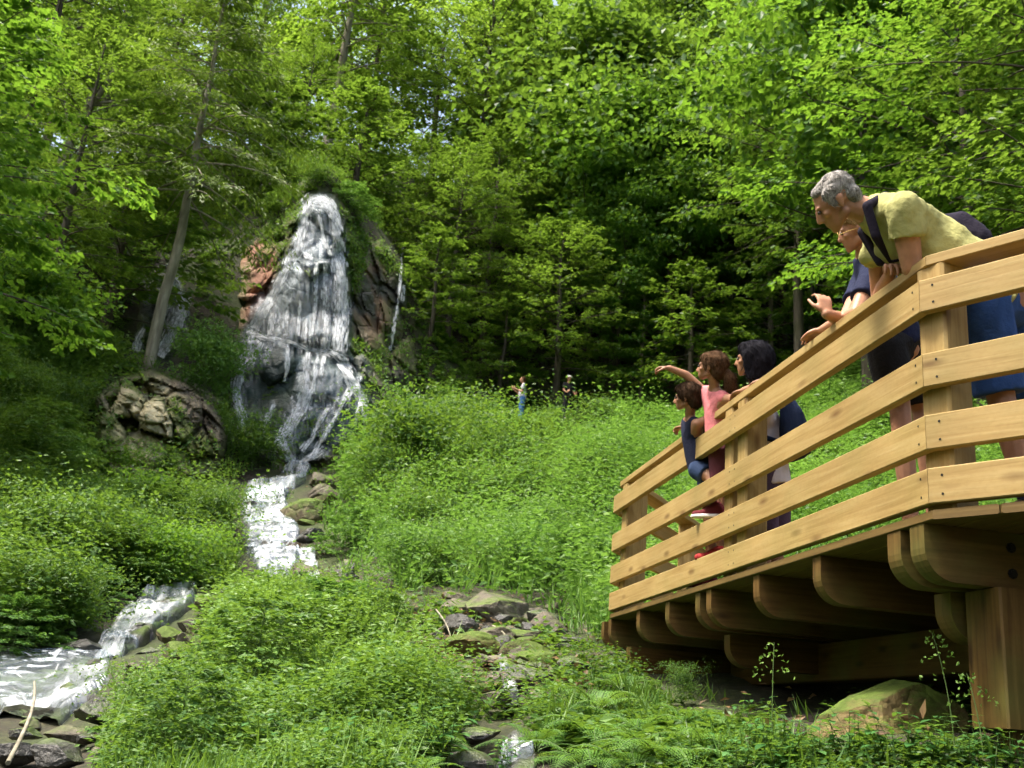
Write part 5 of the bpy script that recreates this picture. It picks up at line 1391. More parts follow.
# --- left side
for px, d, h, k, sx, mt, lb in [
    (-145, 17, 8.5, 'edge_tree', 1.0, None, 'near leafy tree at the left edge of the view'),
    (-100, 22.5, 8, 'edge_tree', .95, None, 'bright leafy tree standing just behind the near left edge tree'),
    (45, 27, 8.5, 'beech_a', 1.0, None, 'layered tree on the upper left bank left of the outcrop'),
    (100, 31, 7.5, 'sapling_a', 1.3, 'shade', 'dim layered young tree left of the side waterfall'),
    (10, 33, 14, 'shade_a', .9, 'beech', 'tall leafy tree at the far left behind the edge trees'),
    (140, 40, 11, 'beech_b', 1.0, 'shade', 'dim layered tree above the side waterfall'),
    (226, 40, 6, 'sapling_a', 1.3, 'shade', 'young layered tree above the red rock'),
    (262, 41.5, 5.5, 'sapling_a', 1.3, 'beech', 'young layered tree left of the waterfall crest'),
    (296, 46, 7, 'beech_a', 1.0, None, 'yellow-green tree right behind the waterfall crest'),
    (352, 44, 6, 'sapling_a', 1.3, 'beech', 'young bright tree right of the waterfall crest'),
    (412, 45, 8, 'beech_b', 1.0, None, 'layered tree over the thin trickle')]:
    tree(k, px, d, h, lb, sx=sx, mat=mt)

# --- the wood behind, row by row up the slope
rg = np.random.default_rng(21)
def rows(specs, kinds, mats, label, group):
    for d, x0, x1, n, h in specs:
        for i in range(n):
            px = x0 + (x1 - x0) * (i + rg.uniform(.15, .85)) / n
            k = kinds[rg.integers(len(kinds))]
            tree(k, px, d * rg.uniform(.95, 1.05), h * rg.uniform(.85, 1.15), label, group, sx=rg.uniform(.9, 1.15), mat=mats[rg.integers(len(mats))])
rows([(56, 180, 500, 4, 15), (66, 120, 480, 4, 15)], ['lightwood_a', 'lightwood_b', 'beech_a'], ['light', 'light', None, 'beech'],
     'pale yellow-green tree of the light wood above the waterfall', 'light wood above the waterfall')
rows([(46, -120, 130, 4, 15), (58, -120, 180, 3, 15), (72, -140, 120, 3, 17)], ['beech_a', 'lightwood_a', 'shade_a'], [None, 'beech', 'light'],
     'leafy tree of the wood on the upper left slope', 'wood on the upper left slope')
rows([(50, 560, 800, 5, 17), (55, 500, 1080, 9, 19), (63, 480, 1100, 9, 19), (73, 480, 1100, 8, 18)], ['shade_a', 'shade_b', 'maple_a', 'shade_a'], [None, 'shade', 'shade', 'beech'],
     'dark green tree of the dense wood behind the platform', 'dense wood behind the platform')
rows([(44, 850, 1120, 4, 18), (38, 1000, 1130, 2, 17)], ['shade_a', 'shade_b'], [None, 'beech'], 'leafy tree of the wood on the right slope', 'wood on the right slope')
# ------------------------------------------------------------------ people: one continuous body each, clothes and hair as parts
SKIN = plain_mat('skin', (.40, .20, .12), .5, var=.10, scale=30, sss=.08, spec=.35)
SKIN2 = plain_mat('tanned_skin', (.30, .15, .085), .5, var=.10, scale=30, sss=.08, spec=.35)
def cloth(name, col, var=.14): return plain_mat(name, col, .85, var=var, scale=14, bump=.25, bscale=60, spec=.15)
def hairm(name, a, b):
    m, nt = new_mat(name); g = NT(nt)
    tc = g.n('ShaderNodeTexCoord')
    mp = g.n('ShaderNodeMapping', i_Vector=tc.outputs['Object'], i_Scale=(160, 160, 18))
    n1 = g.n('ShaderNodeTexNoise', i_Vector=mp.outputs[0], i_Scale=1, i_Detail=4.0, i_Distortion=1.2)
    p = g.n('ShaderNodeBsdfPrincipled', i_Base_Color=g.ramp(n1.outputs[0], [(.3, a), (.7, b)]), i_Roughness=.8)
    p.inputs['Specular IOR Level'].default_value = .08
    bp = g.n('ShaderNodeBump', i_Strength=.6, i_Distance=.006, i_Height=n1.outputs[0]); g.l(bp.outputs[0], p.inputs['Normal'])
    g.n('ShaderNodeOutputMaterial', i_0=p.outputs[0]); return m

_ico = bmesh.new(); bmesh.ops.create_icosphere(_ico, subdivisions=2, radius=1); ICO = np.array([v.co[:] for v in _ico.verts]); _ico.free()
def sph(p, r): return np.asarray(p, float) + ICO * np.asarray(r, float)
def ring(p, axis, r, n=18, sq=1.0, ref=None):
    axis = norm(axis); ref = np.array([0, 0, 1.]) if ref is None else np.asarray(ref, float)
    if abs(axis @ norm(ref)) > .95: ref = np.array([1., 0, 0])
    a = norm(np.cross(axis, ref)); b = np.cross(axis, a); th = np.arange(n) * 2 * math.pi / n
    return np.asarray(p, float) + r * (np.cos(th)[:, None] * a + sq * np.sin(th)[:, None] * b)
def ell(c, Rm, rad): return np.asarray(c, float) + (ICO * np.asarray(rad, float)) @ np.asarray(Rm, float)   # Rm rows: local axes
def cap(p, q, r0, r1): return np.concatenate([sph(p, r0), sph(q, r1)])
def chain(pts, rad): return [cap(pts[i], pts[i + 1], rad[i], rad[i + 1]) for i in range(len(pts) - 1)]
def tube(pts, rad):
    out = []
    for i in range(len(pts) - 1):
        ax = np.asarray(pts[i + 1]) - np.asarray(pts[i]); out.append(np.concatenate([ring(pts[i], ax, rad[i]), ring(pts[i + 1], ax, rad[i + 1])]))
        if i: out.append(sph(pts[i], rad[i]))
    return out

def fuse(name, hulls, voxel, mat, parent, smooth=6, wrinkle=0.0, wscale=14., seed=0, strands=None):
    """union of convex hulls, remeshed into one continuous skin"""
    bm = bmesh.new()
    for h in hulls:
        vs = [bm.verts.new(p) for p in h]
        r = bmesh.ops.convex_hull(bm, input=vs)
        junk = [e for e in r['geom_interior'] + r['geom_unused'] if isinstance(e, bmesh.types.BMVert)]
        bmesh.ops.delete(bm, geom=list({e for e in junk}), context='VERTS')
    bmesh.ops.recalc_face_normals(bm, faces=bm.faces)
    me = bpy.data.meshes.new(name); bm.to_mesh(me); bm.free()
    o = bpy.data.objects.new(name, me); COL.objects.link(o)
    md = o.modifiers.new('r', 'REMESH'); md.mode = 'VOXEL'; md.voxel_size = voxel; md.use_smooth_shade = True
    ms = o.modifiers.new('s', 'SMOOTH'); ms.iterations = smooth; ms.factor = .5
    dg = bpy.context.evaluated_depsgraph_get(); dg.update()
    m2 = bpy.data.meshes.new_from_object(o.evaluated_get(dg)); m2.name = name
    bpy.data.objects.remove(o)
    n = len(m2.vertices); co = np.empty(n * 3, np.float32); m2.vertices.foreach_get('co', co); co = co.reshape(-1, 3).astype(float)
    if wrinkle:
        nr = np.empty(n * 3, np.float32); m2.vertices.foreach_get('normal', nr); nr = nr.reshape(-1, 3)
        w = fbm(co[:, 0] * wscale, co[:, 1] * wscale, co[:, 2] * wscale * .45, 70 + seed, 3) - .5
        co += nr * (w * wrinkle * 2)[:, None]
    pb = np.array(parent.location) if parent else 0
    if name == 'hair' and HEADS:
        c_, hf_, sc_ = HEADS[-1]; rg = np.random.default_rng(seed); k = min(n, 2600); i = rg.choice(n, k, replace=False)
        nr = np.empty(n * 3, np.float32); m2.vertices.foreach_get('normal', nr); nr = nr.reshape(-1, 3)[i].astype(float); q = co[i]
        loc_ = (q - c_) @ hf_.T; fl = np.stack([loc_[:, 0] * 2, loc_[:, 1] * .8 - .10 * sc_, -(.06 + 0 * loc_[:, 2]) - np.abs(loc_[:, 0])], 1) @ hf_ + rg.normal(0, .05, (k, 3)) * sc_
        fl = norm(fl - (fl * nr).sum(1, keepdims=True) * nr) + nr * .12; Fm = np.array([p.vertices[:] for p in m2.polygons if len(p.vertices) == 4])
        mb = MB(); mb.add(co - pb, Fm, smooth=True); add_leaves(mb, q - pb - nr * .002, fl, nr + rg.normal(0, .2, (k, 3)), rg.uniform(.03, .065, k) * (.5 if sc_ > 1.05 else sc_), rg.uniform(.0025, .005, k), .5, fold=.0)
        return mb.build(name, mat, parent)
    m2.vertices.foreach_set('co', (co - pb).astype(np.float32).ravel()); m2.update()
    m2.polygons.foreach_set('use_smooth', np.ones(len(m2.polygons), bool))
    m2.materials.clear(); m2.materials.append(mat)
    ob = bpy.data.objects.new(name, m2); return link(ob, parent)

HEADS = []
def head_frame(fwd, up):
    f = norm(fwd); r = norm(np.cross(f, up)); u = np.cross(r, f); return np.array([r, f, u])     # rows: right, forward, up
def head_hulls(c, Rm, s=1.0, child=False):
    c = np.asarray(c, float); HEADS.append((c, Rm, s))
    def L(x, y, z): return c + (np.array([x, y, z]) * s) @ Rm
    e = lambda x, y, z, a, b, d: ell(L(x, y, z), Rm, np.array([a, b, d]) * s)
    j = .8 if child else 1.0
    out = [e(0, -.012, .035, .074, .094, .082),
           np.concatenate([e(0, .03, .02, .062, .055, .06), e(0, .052, -.062 * j, .040, .036, .03), e(0, .070, -.088 * j, .018, .016, .015)]),
           np.concatenate([e(-.048, .0, -.045 * j, .014, .02, .02), e(.048, .0, -.045 * j, .014, .02, .02), e(0, .066, -.088 * j, .02, .016, .015)]),
           np.concatenate([e(0, .087, .018, .008, .008, .010), e(0, .106, -.022, .010, .010, .008), e(.014, .088, -.028, .008, .008, .007), e(-.014, .088, -.028, .008, .008, .007)]),
           e(0, .082, -.048, .024, .012, .007), e(0, .079, -.060, .020, .012, .008),
           np.concatenate([e(-.035, .075, .030, .012, .010, .008), e(.035, .075, .030, .012, .010, .008)])]
    for sg in (-1, 1):
        out.append(np.concatenate([e(sg * .078, -.012, .018, .007, .018, .014), e(sg * .074, -.004, -.018, .007, .009, .010)]))
        out.append(e(sg * .042, .058, -.008, .018, .020, .016))
    return out
def eyes(c, Rm, parent, s=1.0):
    for sg in (-1, 1):
        p = np.asarray(c) + (np.array([sg * .031, .083, .012]) * s) @ Rm - np.array(parent.location)
        mb = MB(); bm = bmesh.new(); bmesh.ops.create_icosphere(bm, subdivisions=2, radius=.0095 * s)
        V = np.array([v.co[:] for v in bm.verts]); Fc = np.array([[v.index for v in f.verts] for f in bm.faces]); bm.free()
        mb.add(V + p, Fc, smooth=True); mb.build('eye', M['eye'], parent)
M['eye'] = plain_mat('dark_eye', (.05, .03, .02), .15, spec=.6)

def hand_hulls(w, k, palm_n, curl=.9, thumb=1, size=1.0, grip=None, spread=.012):
    """w wrist, k direction to the knuckles, palm_n direction the palm faces; fingers bend towards the palm"""
    w = np.asarray(w, float); k = norm(k); n = norm(np.asarray(palm_n) - (np.asarray(palm_n) @ k) * k); s = norm(np.cross(k, n)) * thumb
    S = size; H_ = []
    kn = [w + k * .088 * S + s * x * S + n * 0 for x in (.032, .011, -.011, -.032)]
    H_.append(np.concatenate([sph(w, .020 * S)] + [sph(w + k * .03 * S + s * x * S, .013 * S) for x in (.026, -.026)] + [sph(q - k * .006 * S, .0115 * S) for q in kn]))
    for i, (q, ln) in enumerate(zip(kn, (.075, .084, .078, .062))):
        cu = curl * (1 + .12 * (i - 1.5) * .5); a = 0; p = q; rad = .0098 * S
        for j, fr in enumerate((.45, .32, .26)):
            a += cu * (.9 if j == 0 else 1.0)
            d = k * math.cos(a) + n * math.sin(a) + s * (.10 * (1.5 - i)) * .6
            p2 = p + norm(d) * ln * fr * S; H_.append(cap(p, p2, rad, rad * .90)); p = p2; rad *= .90
    t0 = w + k * .028 * S + s * .028 * S; t1 = t0 + norm(s * .8 + k * .65 + n * .35) * .042 * S; t2 = t1 + norm(s * .3 + k * .9 + n * .5) * .034 * S; t3 = t2 + norm(k * .9 + n * .6) * .024 * S
    H_ += [cap(t0, t1, .0155 * S, .0118 * S), cap(t1, t2, .0115 * S, .0102 * S), cap(t2, t3, .0102 * S, .0085 * S)]
    return H_
def foot_hulls(an, fw, S=1.0):
    an = np.asarray(an, float); fw = norm(np.array([fw[0], fw[1], 0])); z = np.array([0, 0, 1.])
    base = an - z * .055 * S
    return [np.concatenate([sph(an, .042 * S), sph(base - fw * .045 * S, .032 * S), sph(base + fw * .10 * S - z * .004, .034 * S)]), np.concatenate([sph(base + fw * .09 * S, .034 * S), sph(base + fw * .17 * S - z * .010 * S, .026 * S)])]
def shoes(an, fw, mat, parent, S=1.0, sole=None, name='shoe'):
    an = np.asarray(an, float); fw = norm(np.array([fw[0], fw[1], 0])); z = np.array([0, 0, 1.]); b = an - z * .050 * S
    h = [np.concatenate([sph(an + z * .01, .048 * S), sph(b - fw * .055 * S, .037 * S), sph(b + fw * .11 * S, .042 * S)]), np.concatenate([sph(b + fw * .10 * S, .042 * S), sph(b + fw * .195 * S - z * .008 * S, .033 * S)])]
    o = fuse(name, h, .006 * S + .002, mat, parent, 4)
    if sole:
        c = b - z * .040 * S
        hs = [np.concatenate([ring(c - fw * .055 * S, z, .043 * S), ring(c + fw * .12 * S, z, .050 * S), ring(c + fw * .195 * S, z, .038 * S), ring(c - fw * .055 * S + z * .03 * S, z, .043 * S), ring(c + fw * .12 * S + z * .03 * S, z, .050 * S), ring(c + fw * .195 * S + z * .026 * S, z, .038 * S)])]
        fuse('sole', hs, .007 * S, sole, o if False else parent, 1)
def J(px, py, d): return U(px, py, d)
def RP(s, n, z): return P1 + SD * s - NS * n + np.array([0, 0, z])
RT = HZ                                                     # top of the handrail
def person(loc, label):
    e = empty('person', loc); return tag(e, label, 'person')
VR, VU, VF = CAM[0], -CAM[1], CAM[2]
def vdir(r, u, f): return norm(VR * r + VU * u + VF * f)

# ---------- the bending man in the yellow-green shirt
def build_man():
    hipL, hipR = J(983, 303, 4.62), J(1016, 305, 4.82)
    hip = (hipL + hipR) / 2
    root = person((hip[0], hip[1], DTOP), 'grey-haired man in a yellow-green t-shirt bending over the handrail at the platform corner')
    shL, shR = J(902, 207, 4.66), J(878, 226, 5.00)
    nb = J(871, 212, 4.86); hc = J(837, 203, 4.88)
    hf = head_frame(vdir(-.77, -.60, .22), vdir(-.56, .80, .0))
    rib = J(922, 240, 4.80); bel = J(957, 266, 4.76); pel = J(1000, 298, 4.72)
    elL = J(912, 268, 4.68); elR = RP(.62, .17, RT + .06); wrR = RP(.37, .085, RT + .075); wrL = RP(.36, .25, RT + .02)
    knL, knR = J(1001, 398, 4.55), J(1034, 400, 4.80)
    def foot(k, dx, dy): return np.array([k[0] + dx, k[1] + dy, DTOP + .09])
    anL, anR = foot(knL, .09, -.02), foot(knR, .10, .0)
    fw = vdir(-.9, 0, .3)
    b = head_hulls(hc, hf, 1.10)
    b += [cap(nb, hc + (np.array([0, -.035, -.04]) @ hf), .066, .058)]
    b += [np.concatenate([sph(shL, .05), sph(shR, .05), sph(nb, .055), sph(rib, .105)]), np.concatenate([sph(rib, .11), sph(bel, .12), sph(pel, .125)])]
    b += chain([shL, (shL + elL) / 2, elL], [.050, .058, .046]) + chain([elL, (elL * .6 + wrL * .4), wrL], [.046, .044, .029])
    b += chain([shR, (shR + elR) / 2, elR], [.050, .052, .043]) + chain([elR, elR * .6 + wrR * .4, wrR], [.044, .043, .029])
    kn = RP(.27, .045, RT + .075) - wrR
    b += hand_hulls(wrR, kn, np.array([0, 0, -1.]), curl=.62, thumb=1, size=1.02)
    b += hand_hulls(wrL, RP(.52, .20, RT + .01) - wrL, np.array([0, 0, -1.]), curl=.5, thumb=-1)
    for h_, k_, a_ in ((hipL, knL, anL), (hipR, knR, anR)):
        b += chain([h_, k_, k_ * .62 + a_ * .38, a_], [.095, .060, .060, .040]); b += foot_hulls(a_, fw)
    fuse('body', b, .0052, SKIN, root, 5)
    eyes(hc, hf, root, 1.10)
    tee = cloth('yellow_green_cotton', (.36, .35, .14))
    hemL = shL * .50 + elL * .50; hemR = shR * .5 + elR * .5
    t = [np.concatenate([sph(shL, .072), sph(shR, .072), ring(nb * .8 + hc * .2, hc - nb, .070), sph(rib, .150)]), np.concatenate([sph(rib, .152), sph(bel, .152), ring(pel * .72 + bel * .28, pel - bel, .165)])]
    t += [np.concatenate([sph(shL, .078), ring(hemL, elL - shL, .082)]), np.concatenate([sph(shR, .074), ring(hemR, elR - shR, .080)])]
    t += [np.concatenate([sph(shR * .8 + rib * .2, .06), sph(J(866, 258, 5.02), .040), sph(rib, .10)])]
    t += [np.concatenate([ring(pel * .8 + bel * .2, pel - bel, .165), ring(pel * 1.05 - bel * .05 + np.array([-.02, 0, -.05]), pel - bel, .175)])]
    fuse('t_shirt', t, .008, tee, root, 4, .018, 15., 1)
    blue = cloth('blue_cotton', (.035, .085, .26))
    s = [np.concatenate([ring(pel * .8 + bel * .2, pel - bel, .150), sph(hipL, .120), sph(hipR, .120)])]
    for h_, k_ in ((hipL, knL), (hipR, knR)): s.append(np.concatenate([sph(h_, .122), ring(h_ * .04 + k_ * .96, k_ - h_, .108)]))
    fuse('shorts', s, .009, blue, root, 4, .014, 9., 2)
    gh = hairm('grey_hair', (.10, .09, .085), (.42, .40, .38))
    def L(x, y, z): return hc + np.array([x, y, z]) * 1.10 @ hf
    hh = [np.concatenate([ell(L(0, -.030, .050), hf, 1.045 * np.array((.080, .088, .082))), ell(L(0, .030, .084), hf, 1.045 * np.array((.058, .04, .030)))]),
          np.concatenate([ell(L(0, -.062, .0), hf, 1.045 * np.array((.072, .048, .07))), ell(L(0, -.06, -.045), hf, 1.045 * np.array((.05, .036, .03)))]),
          np.concatenate([ell(L(.066, .0, .055), hf, 1.045 * np.array((.016, .05, .03))), ell(L(.075, .022, .012), hf, 1.045 * np.array((.006, .012, .02)))]), np.concatenate([ell(L(-.066, .0, .055), hf, 1.045 * np.array((.016, .05, .03))), ell(L(-.075, .022, .012), hf, 1.045 * np.array((.006, .012, .02)))])]
    fuse('hair', hh, .006, gh, root, 3, .006, 55., 3)
    sk = cloth('dark_socks', (.03, .03, .06)); sm = cloth('brown_leather', (.10, .07, .05))
    for a_, k_ in ((anL, knL), (anR, knR)):
        fuse('sock', [np.concatenate([ring(a_, k_ - a_, .047), ring(a_ * .6 + k_ * .4, k_ - a_, .056)])], .008, sk, root, 2)
        shoes(a_, fw, sm, root)
    # backpack with its straps: worn, but a thing of its own
    bpk = empty('backpack', J(945, 225, 4.85)); tag(bpk, 'dark purple-black backpack worn by the bending man', 'backpack')
    dk = cloth('dark_purple_nylon', (.014, .011, .022)); ax = norm(bel - nb); outw = norm(np.cross(ax, vdir(0, 0, 1)))
    if outw @ VU < 0: outw = -outw
    c0 = J(930, 232, 4.94) - outw * .0; c1 = J(968, 250, 4.92) + outw * .012; sd = norm(np.cross(ax, outw))
    hb = [np.concatenate([sph(c0 + sd * x, .06) for x in (-.10, .10)] + [sph(c1 + sd * x, .075) for x in (-.11, .11)] + [sph((c0 + c1) / 2 + outw * .06 + sd * x, .06) for x in (-.08, .08)]),
          np.concatenate([sph(c1 + outw * .045 + sd * x - ax * .02, .055) for x in (-.07, .07)] + [sph(c0 * .4 + c1 * .6 + outw * .085 + sd * x, .04) for x in (-.06, .06)])]
    fuse('pack_body', hb, .009, dk, bpk, 4, .012, 13., 4)
    for sh, sx in ((shL, 1), (shR, -1)):
        a0 = J(883, 199, 4.80) if sx > 0 else J(876, 208, 4.98)
        pts = [c0 + sd * .06 * sx, a0 + outw * (.018 if sx > 0 else .03), (J(867, 206, 4.72) if sx > 0 else J(862, 232, 4.98)), (J(876, 236, 4.70) if sx > 0 else J(880, 262, 4.92)), (J(890, 262, 4.78) if sx > 0 else J(925, 262, 4.90)), c1 + sd * .08 * sx]
        pts = [np.asarray(p) for p in pts]
        st = [np.concatenate([sph(pts[i], .023 if i < 4 else .009), sph(pts[i + 1], .023 if i < 3 else .009)]) for i in range(len(pts) - 1)]
        fuse('strap', st, .007, dk, bpk, 4)
build_man()

# ---------- the second leaning visitor behind him
def build_second():
    hc = J(857, 231, 5.62); hf = head_frame(vdir(-.90, -.30, .30), vdir(-.28, .95, 0))
    sh1, sh2 = J(872, 272, 5.50), J(868, 270, 5.86); nb = J(866, 262, 5.68)
    pel = J(896, 345, 5.72); root = person((pel[0], pel[1], DTOP), 'visitor in a navy top leaning on the handrail beyond the bending man')
    el1 = RP(.92, .14, RT + .05); wr1 = J(826, 314, 5.33)
    el2 = RP(.80, .14, RT + .05); wr2 = RP(1.06, .085, RT + .045)
    hp1, hp2 = J(886, 348, 5.62), J(906, 350, 5.82); k1, k2 = J(900, 408, 5.58), J(922, 410, 5.8)
    fw = vdir(-.9, 0, .3)
    a1, a2 = np.array([k1[0] + .04, k1[1], DTOP + .085]), np.array([k2[0] + .06, k2[1], DTOP + .085])
    rib = J(880, 295, 5.70)
    b = head_hulls(hc, hf, .97) + [cap(nb, hc + np.array([0, -.03, -.04]) @ hf, .055, .05)]
    b += [np.concatenate([sph(sh1, .05), sph(sh2, .05), sph(nb, .05), sph(rib, .11)]), np.concatenate([sph(rib, .115), sph(pel, .13)])]
    b += chain([sh2, el1], [.048, .040]) + chain([el1, el1 * .55 + wr1 * .45, wr1], [.040, .038, .026]) + chain([sh1, el2], [.048, .040]) + chain([el2, el2 * .55 + wr2 * .45, wr2], [.040, .038, .026])
    b += hand_hulls(wr1, np.array([-.05, .1, .9]), vdir(-.2, -.2, 1), .55, 1, .95)
    b += hand_hulls(wr2, RP(1.2, .06, 0) - RP(1.06, .085, 0), np.array([0, 0, -1.]), .5, 1, .95)
    for h_, k_, a_ in ((hp1, k1, a1), (hp2, k2, a2)): b += chain([h_, k_, k_ * .62 + a_ * .38, a_], [.09, .056, .055, .036]) + foot_hulls(a_, fw)
    fuse('body', b, .0062, SKIN, root, 4); eyes(hc, hf, root, .97)
    nv = cloth('navy_cotton', (.012, .016, .045)); bk = cloth('black_cotton', (.012, .012, .014))
    t = [np.concatenate([sph(sh1, .062), sph(sh2, .062), ring(nb * .85 + hc * .15, hc - nb, .062), sph(rib, .13)]), np.concatenate([sph(rib, .132), ring(pel, pel - rib, .15)]),
         np.concatenate([sph(sh1, .064), ring(sh1 * .35 + el2 * .65, el2 - sh1, .066)]), np.concatenate([sph(sh2, .064), ring(sh2 * .35 + el1 * .65, el1 - sh2, .066)])]
    fuse('top', t, .010, nv, root, 4, .010, 11., 5)
    fuse('shorts', [np.concatenate([ring(pel * .9 + rib * .1, pel - rib, .15), sph(hp1, .115), sph(hp2, .115)])] + [np.concatenate([sph(h_, .115), ring(h_ * .12 + k_ * .88, k_ - h_, .098)]) for h_, k_ in ((hp1, k1), (hp2, k2))], .010, bk, root, 4, .010, 9., 6)
    def L(x, y, z): return hc + np.array([x, y, z]) * .97 @ hf
    fuse('hair', [np.concatenate([ell(L(0, -.030, .052), hf, (.082, .090, .082)), ell(L(0, .045, .085), hf, (.055, .035, .03))]), np.concatenate([ell(L(0, -.065, 0), hf, (.074, .048, .075)), ell(L(0, -.06, -.06), hf, (.05, .04, .03))])], .008, hairm('fair_hair', (.18, .10, .04), (.48, .32, .14)), root, 3, .006, 50., 7)
    gm = plain_mat('thin_metal_frame', (.5, .35, .12), .3, metal=.8); mb = MB()
    for sg in (-1, 1):
        th = np.linspace(0, 2 * math.pi, 13)
        add_tube(mb, np.array([L(sg * .034 + .024 * math.cos(t), .100, .008 + .019 * math.sin(t)) for t in th]) - np.array(root.location), .0016, seg=5)
        add_tube(mb, np.array([L(sg * .060, .098, .010), L(sg * .078, .04, .012), L(sg * .082, -.02, .010)]) - np.array(root.location), .0016, seg=5)
    mb.build('glasses', gm, root)
    for a_ in (a1, a2): shoes(a_, fw, cloth('grey_canvas', (.12, .12, .13)), root)
build_second()

# ---------- dark-haired woman with a navy backpack
def build_woman():
    hc = J(751, 361, 6.75); hf = head_frame(vdir(-.92, .0, .40), vdir(-.05, 1, .1))
    nb = J(758, 392, 6.80); sh1, sh2 = J(764, 402, 6.66), J(756, 400, 7.0)
    rib = J(764, 425, 6.82); pel = J(768, 468, 6.80); root = person((pel[0], pel[1], DTOP), 'dark-haired woman in a white top standing at the railing')
    el1, el2 = RP(1.72, .22, RT - .10), RP(1.95, .16, RT + .03); wr1 = RP(1.92, .12, RT + .035); wr2 = RP(2.15, .09, RT + .035)
    hp1, hp2 = J(764, 472, 6.72), J(774, 472, 6.9); k1, k2 = J(765, 515, 6.70), J(777, 515, 6.9); fw = vdir(-.9, 0, .3)
    a1, a2 = [np.array([k[0], k[1], DTOP + .08]) for k in (k1, k2)]
    b = head_hulls(hc, hf, .95) + [cap(nb, hc + np.array([0, -.02, -.05]) @ hf, .048, .045)]
    b += [np.concatenate([sph(sh1, .045), sph(sh2, .045), sph(nb, .045), sph(rib, .095)]), np.concatenate([sph(rib, .095), sph(pel, .12)])]
    b += chain([sh1, el1, wr1], [.042, .036, .024]) + chain([sh2, el2, wr2], [.042, .036, .024])
    b += hand_hulls(wr1, SD, np.array([0, 0, -1.]), .5, 1, .88) + hand_hulls(wr2, SD - NS * -.2, np.array([0, 0, -1.]), .5, -1, .88)
    for h_, k_, a_ in ((hp1, k1, a1), (hp2, k2, a2)): b += chain([h_, k_, k_ * .62 + a_ * .38, a_], [.09, .055, .05, .034]) + foot_hulls(a_, fw, .92)
    fuse('body', b, .0068, SKIN2, root, 4); eyes(hc, hf, root, .95)
    wh = cloth('white_cotton', (.68, .63, .68)); pu = cloth('purple_grey_cotton', (.09, .06, .10))
    t = [np.concatenate([sph(sh1, .055), sph(sh2, .055), ring(nb, hc - nb, .06), sph(rib, .112)]), np.concatenate([sph(rib, .114), ring(pel, pel - rib, .135), ring(pel - np.array([0, 0, .10]), pel - rib, .15)]),
         np.concatenate([sph(sh1, .056), ring(sh1 * .4 + el1 * .6, el1 - sh1, .058)]), np.concatenate([sph(sh2, .056), ring(sh2 * .4 + el2 * .6, el2 - sh2, .058)])]
    fuse('top', t, .010, wh, root, 4, .010, 12., 8)
    fuse('trousers', [np.concatenate([ring(pel, pel - rib, .13), sph(hp1, .105), sph(hp2, .105)])] + [np.concatenate([sph(h_, .105), ring(h_ * -.35 + k_ * 1.35, k_ - h_, .085)]) for h_, k_ in ((hp1, k1), (hp2, k2))], .010, pu, root, 4, .010, 9., 9)
    def L(x, y, z): return hc + np.array([x, y, z]) @ hf
    fuse('hair', [np.concatenate([ell(L(0, -.035, .050), hf, (.100, .110, .090)), ell(L(0, .045, .085), hf, (.06, .04, .035))]), np.concatenate([ell(L(0, -.07, .01), hf, (.105, .085, .11)), ell(L(0, -.055, -.12), hf, (.085, .06, .04))]),
                  np.concatenate([ell(L(.075, .0, .04), hf, (.02, .05, .04)), ell(L(.08, -.02, -.10), hf, (.02, .045, .03))]), np.concatenate([ell(L(-.075, .0, .04), hf, (.02, .05, .04)), ell(L(-.08, -.02, -.10), hf, (.02, .045, .03))])],
         .009, hairm('black_hair', (.004, .004, .006), (.016, .015, .022)), root, 3, .008, 40., 10)
    for a_ in (a1, a2): shoes(a_, fw, cloth('dark_canvas', (.04, .04, .05)), root, .92)
    bk = empty('backpack', J(786, 420, 6.85)); tag(bk, 'navy blue backpack on the back of the dark-haired woman', 'backpack')
    ny = cloth('navy_nylon', (.010, .018, .045)); u = np.array([0, 0, 1.]); bw = -vdir(-.9, 0, .35); bw = norm(bw - bw[2] * u); sd = norm(np.cross(bw, u)); c = rib + bw * .16 + u * -.02
    fuse('pack_body', [np.concatenate([sph(c + sd * x + u * z + bw * y, .05) for x in (-.09, .09) for z, y in ((.14, 0), (-.16, .0), (-.14, .06), (.06, .05))]), np.concatenate([sph(c + sd * x + u * z + bw * .10, .035) for x in (-.06, .06) for z in (-.14, -.02)])], .009, ny, bk, 4, .008, 14., 11)
    for sx in (-1, 1):
        pts = [c + sd * .07 * sx + u * .15, rib + sd * .085 * sx + u * .20, rib + sd * .09 * sx - bw * .10 + u * .08, rib + sd * .11 * sx - bw * .02 - u * .10, c + sd * .09 * sx - u * .14]
        fuse('strap', [cap(pts[i], pts[i + 1], .018, .018) for i in range(4)], .007, ny, bk, 3)
build_woman()

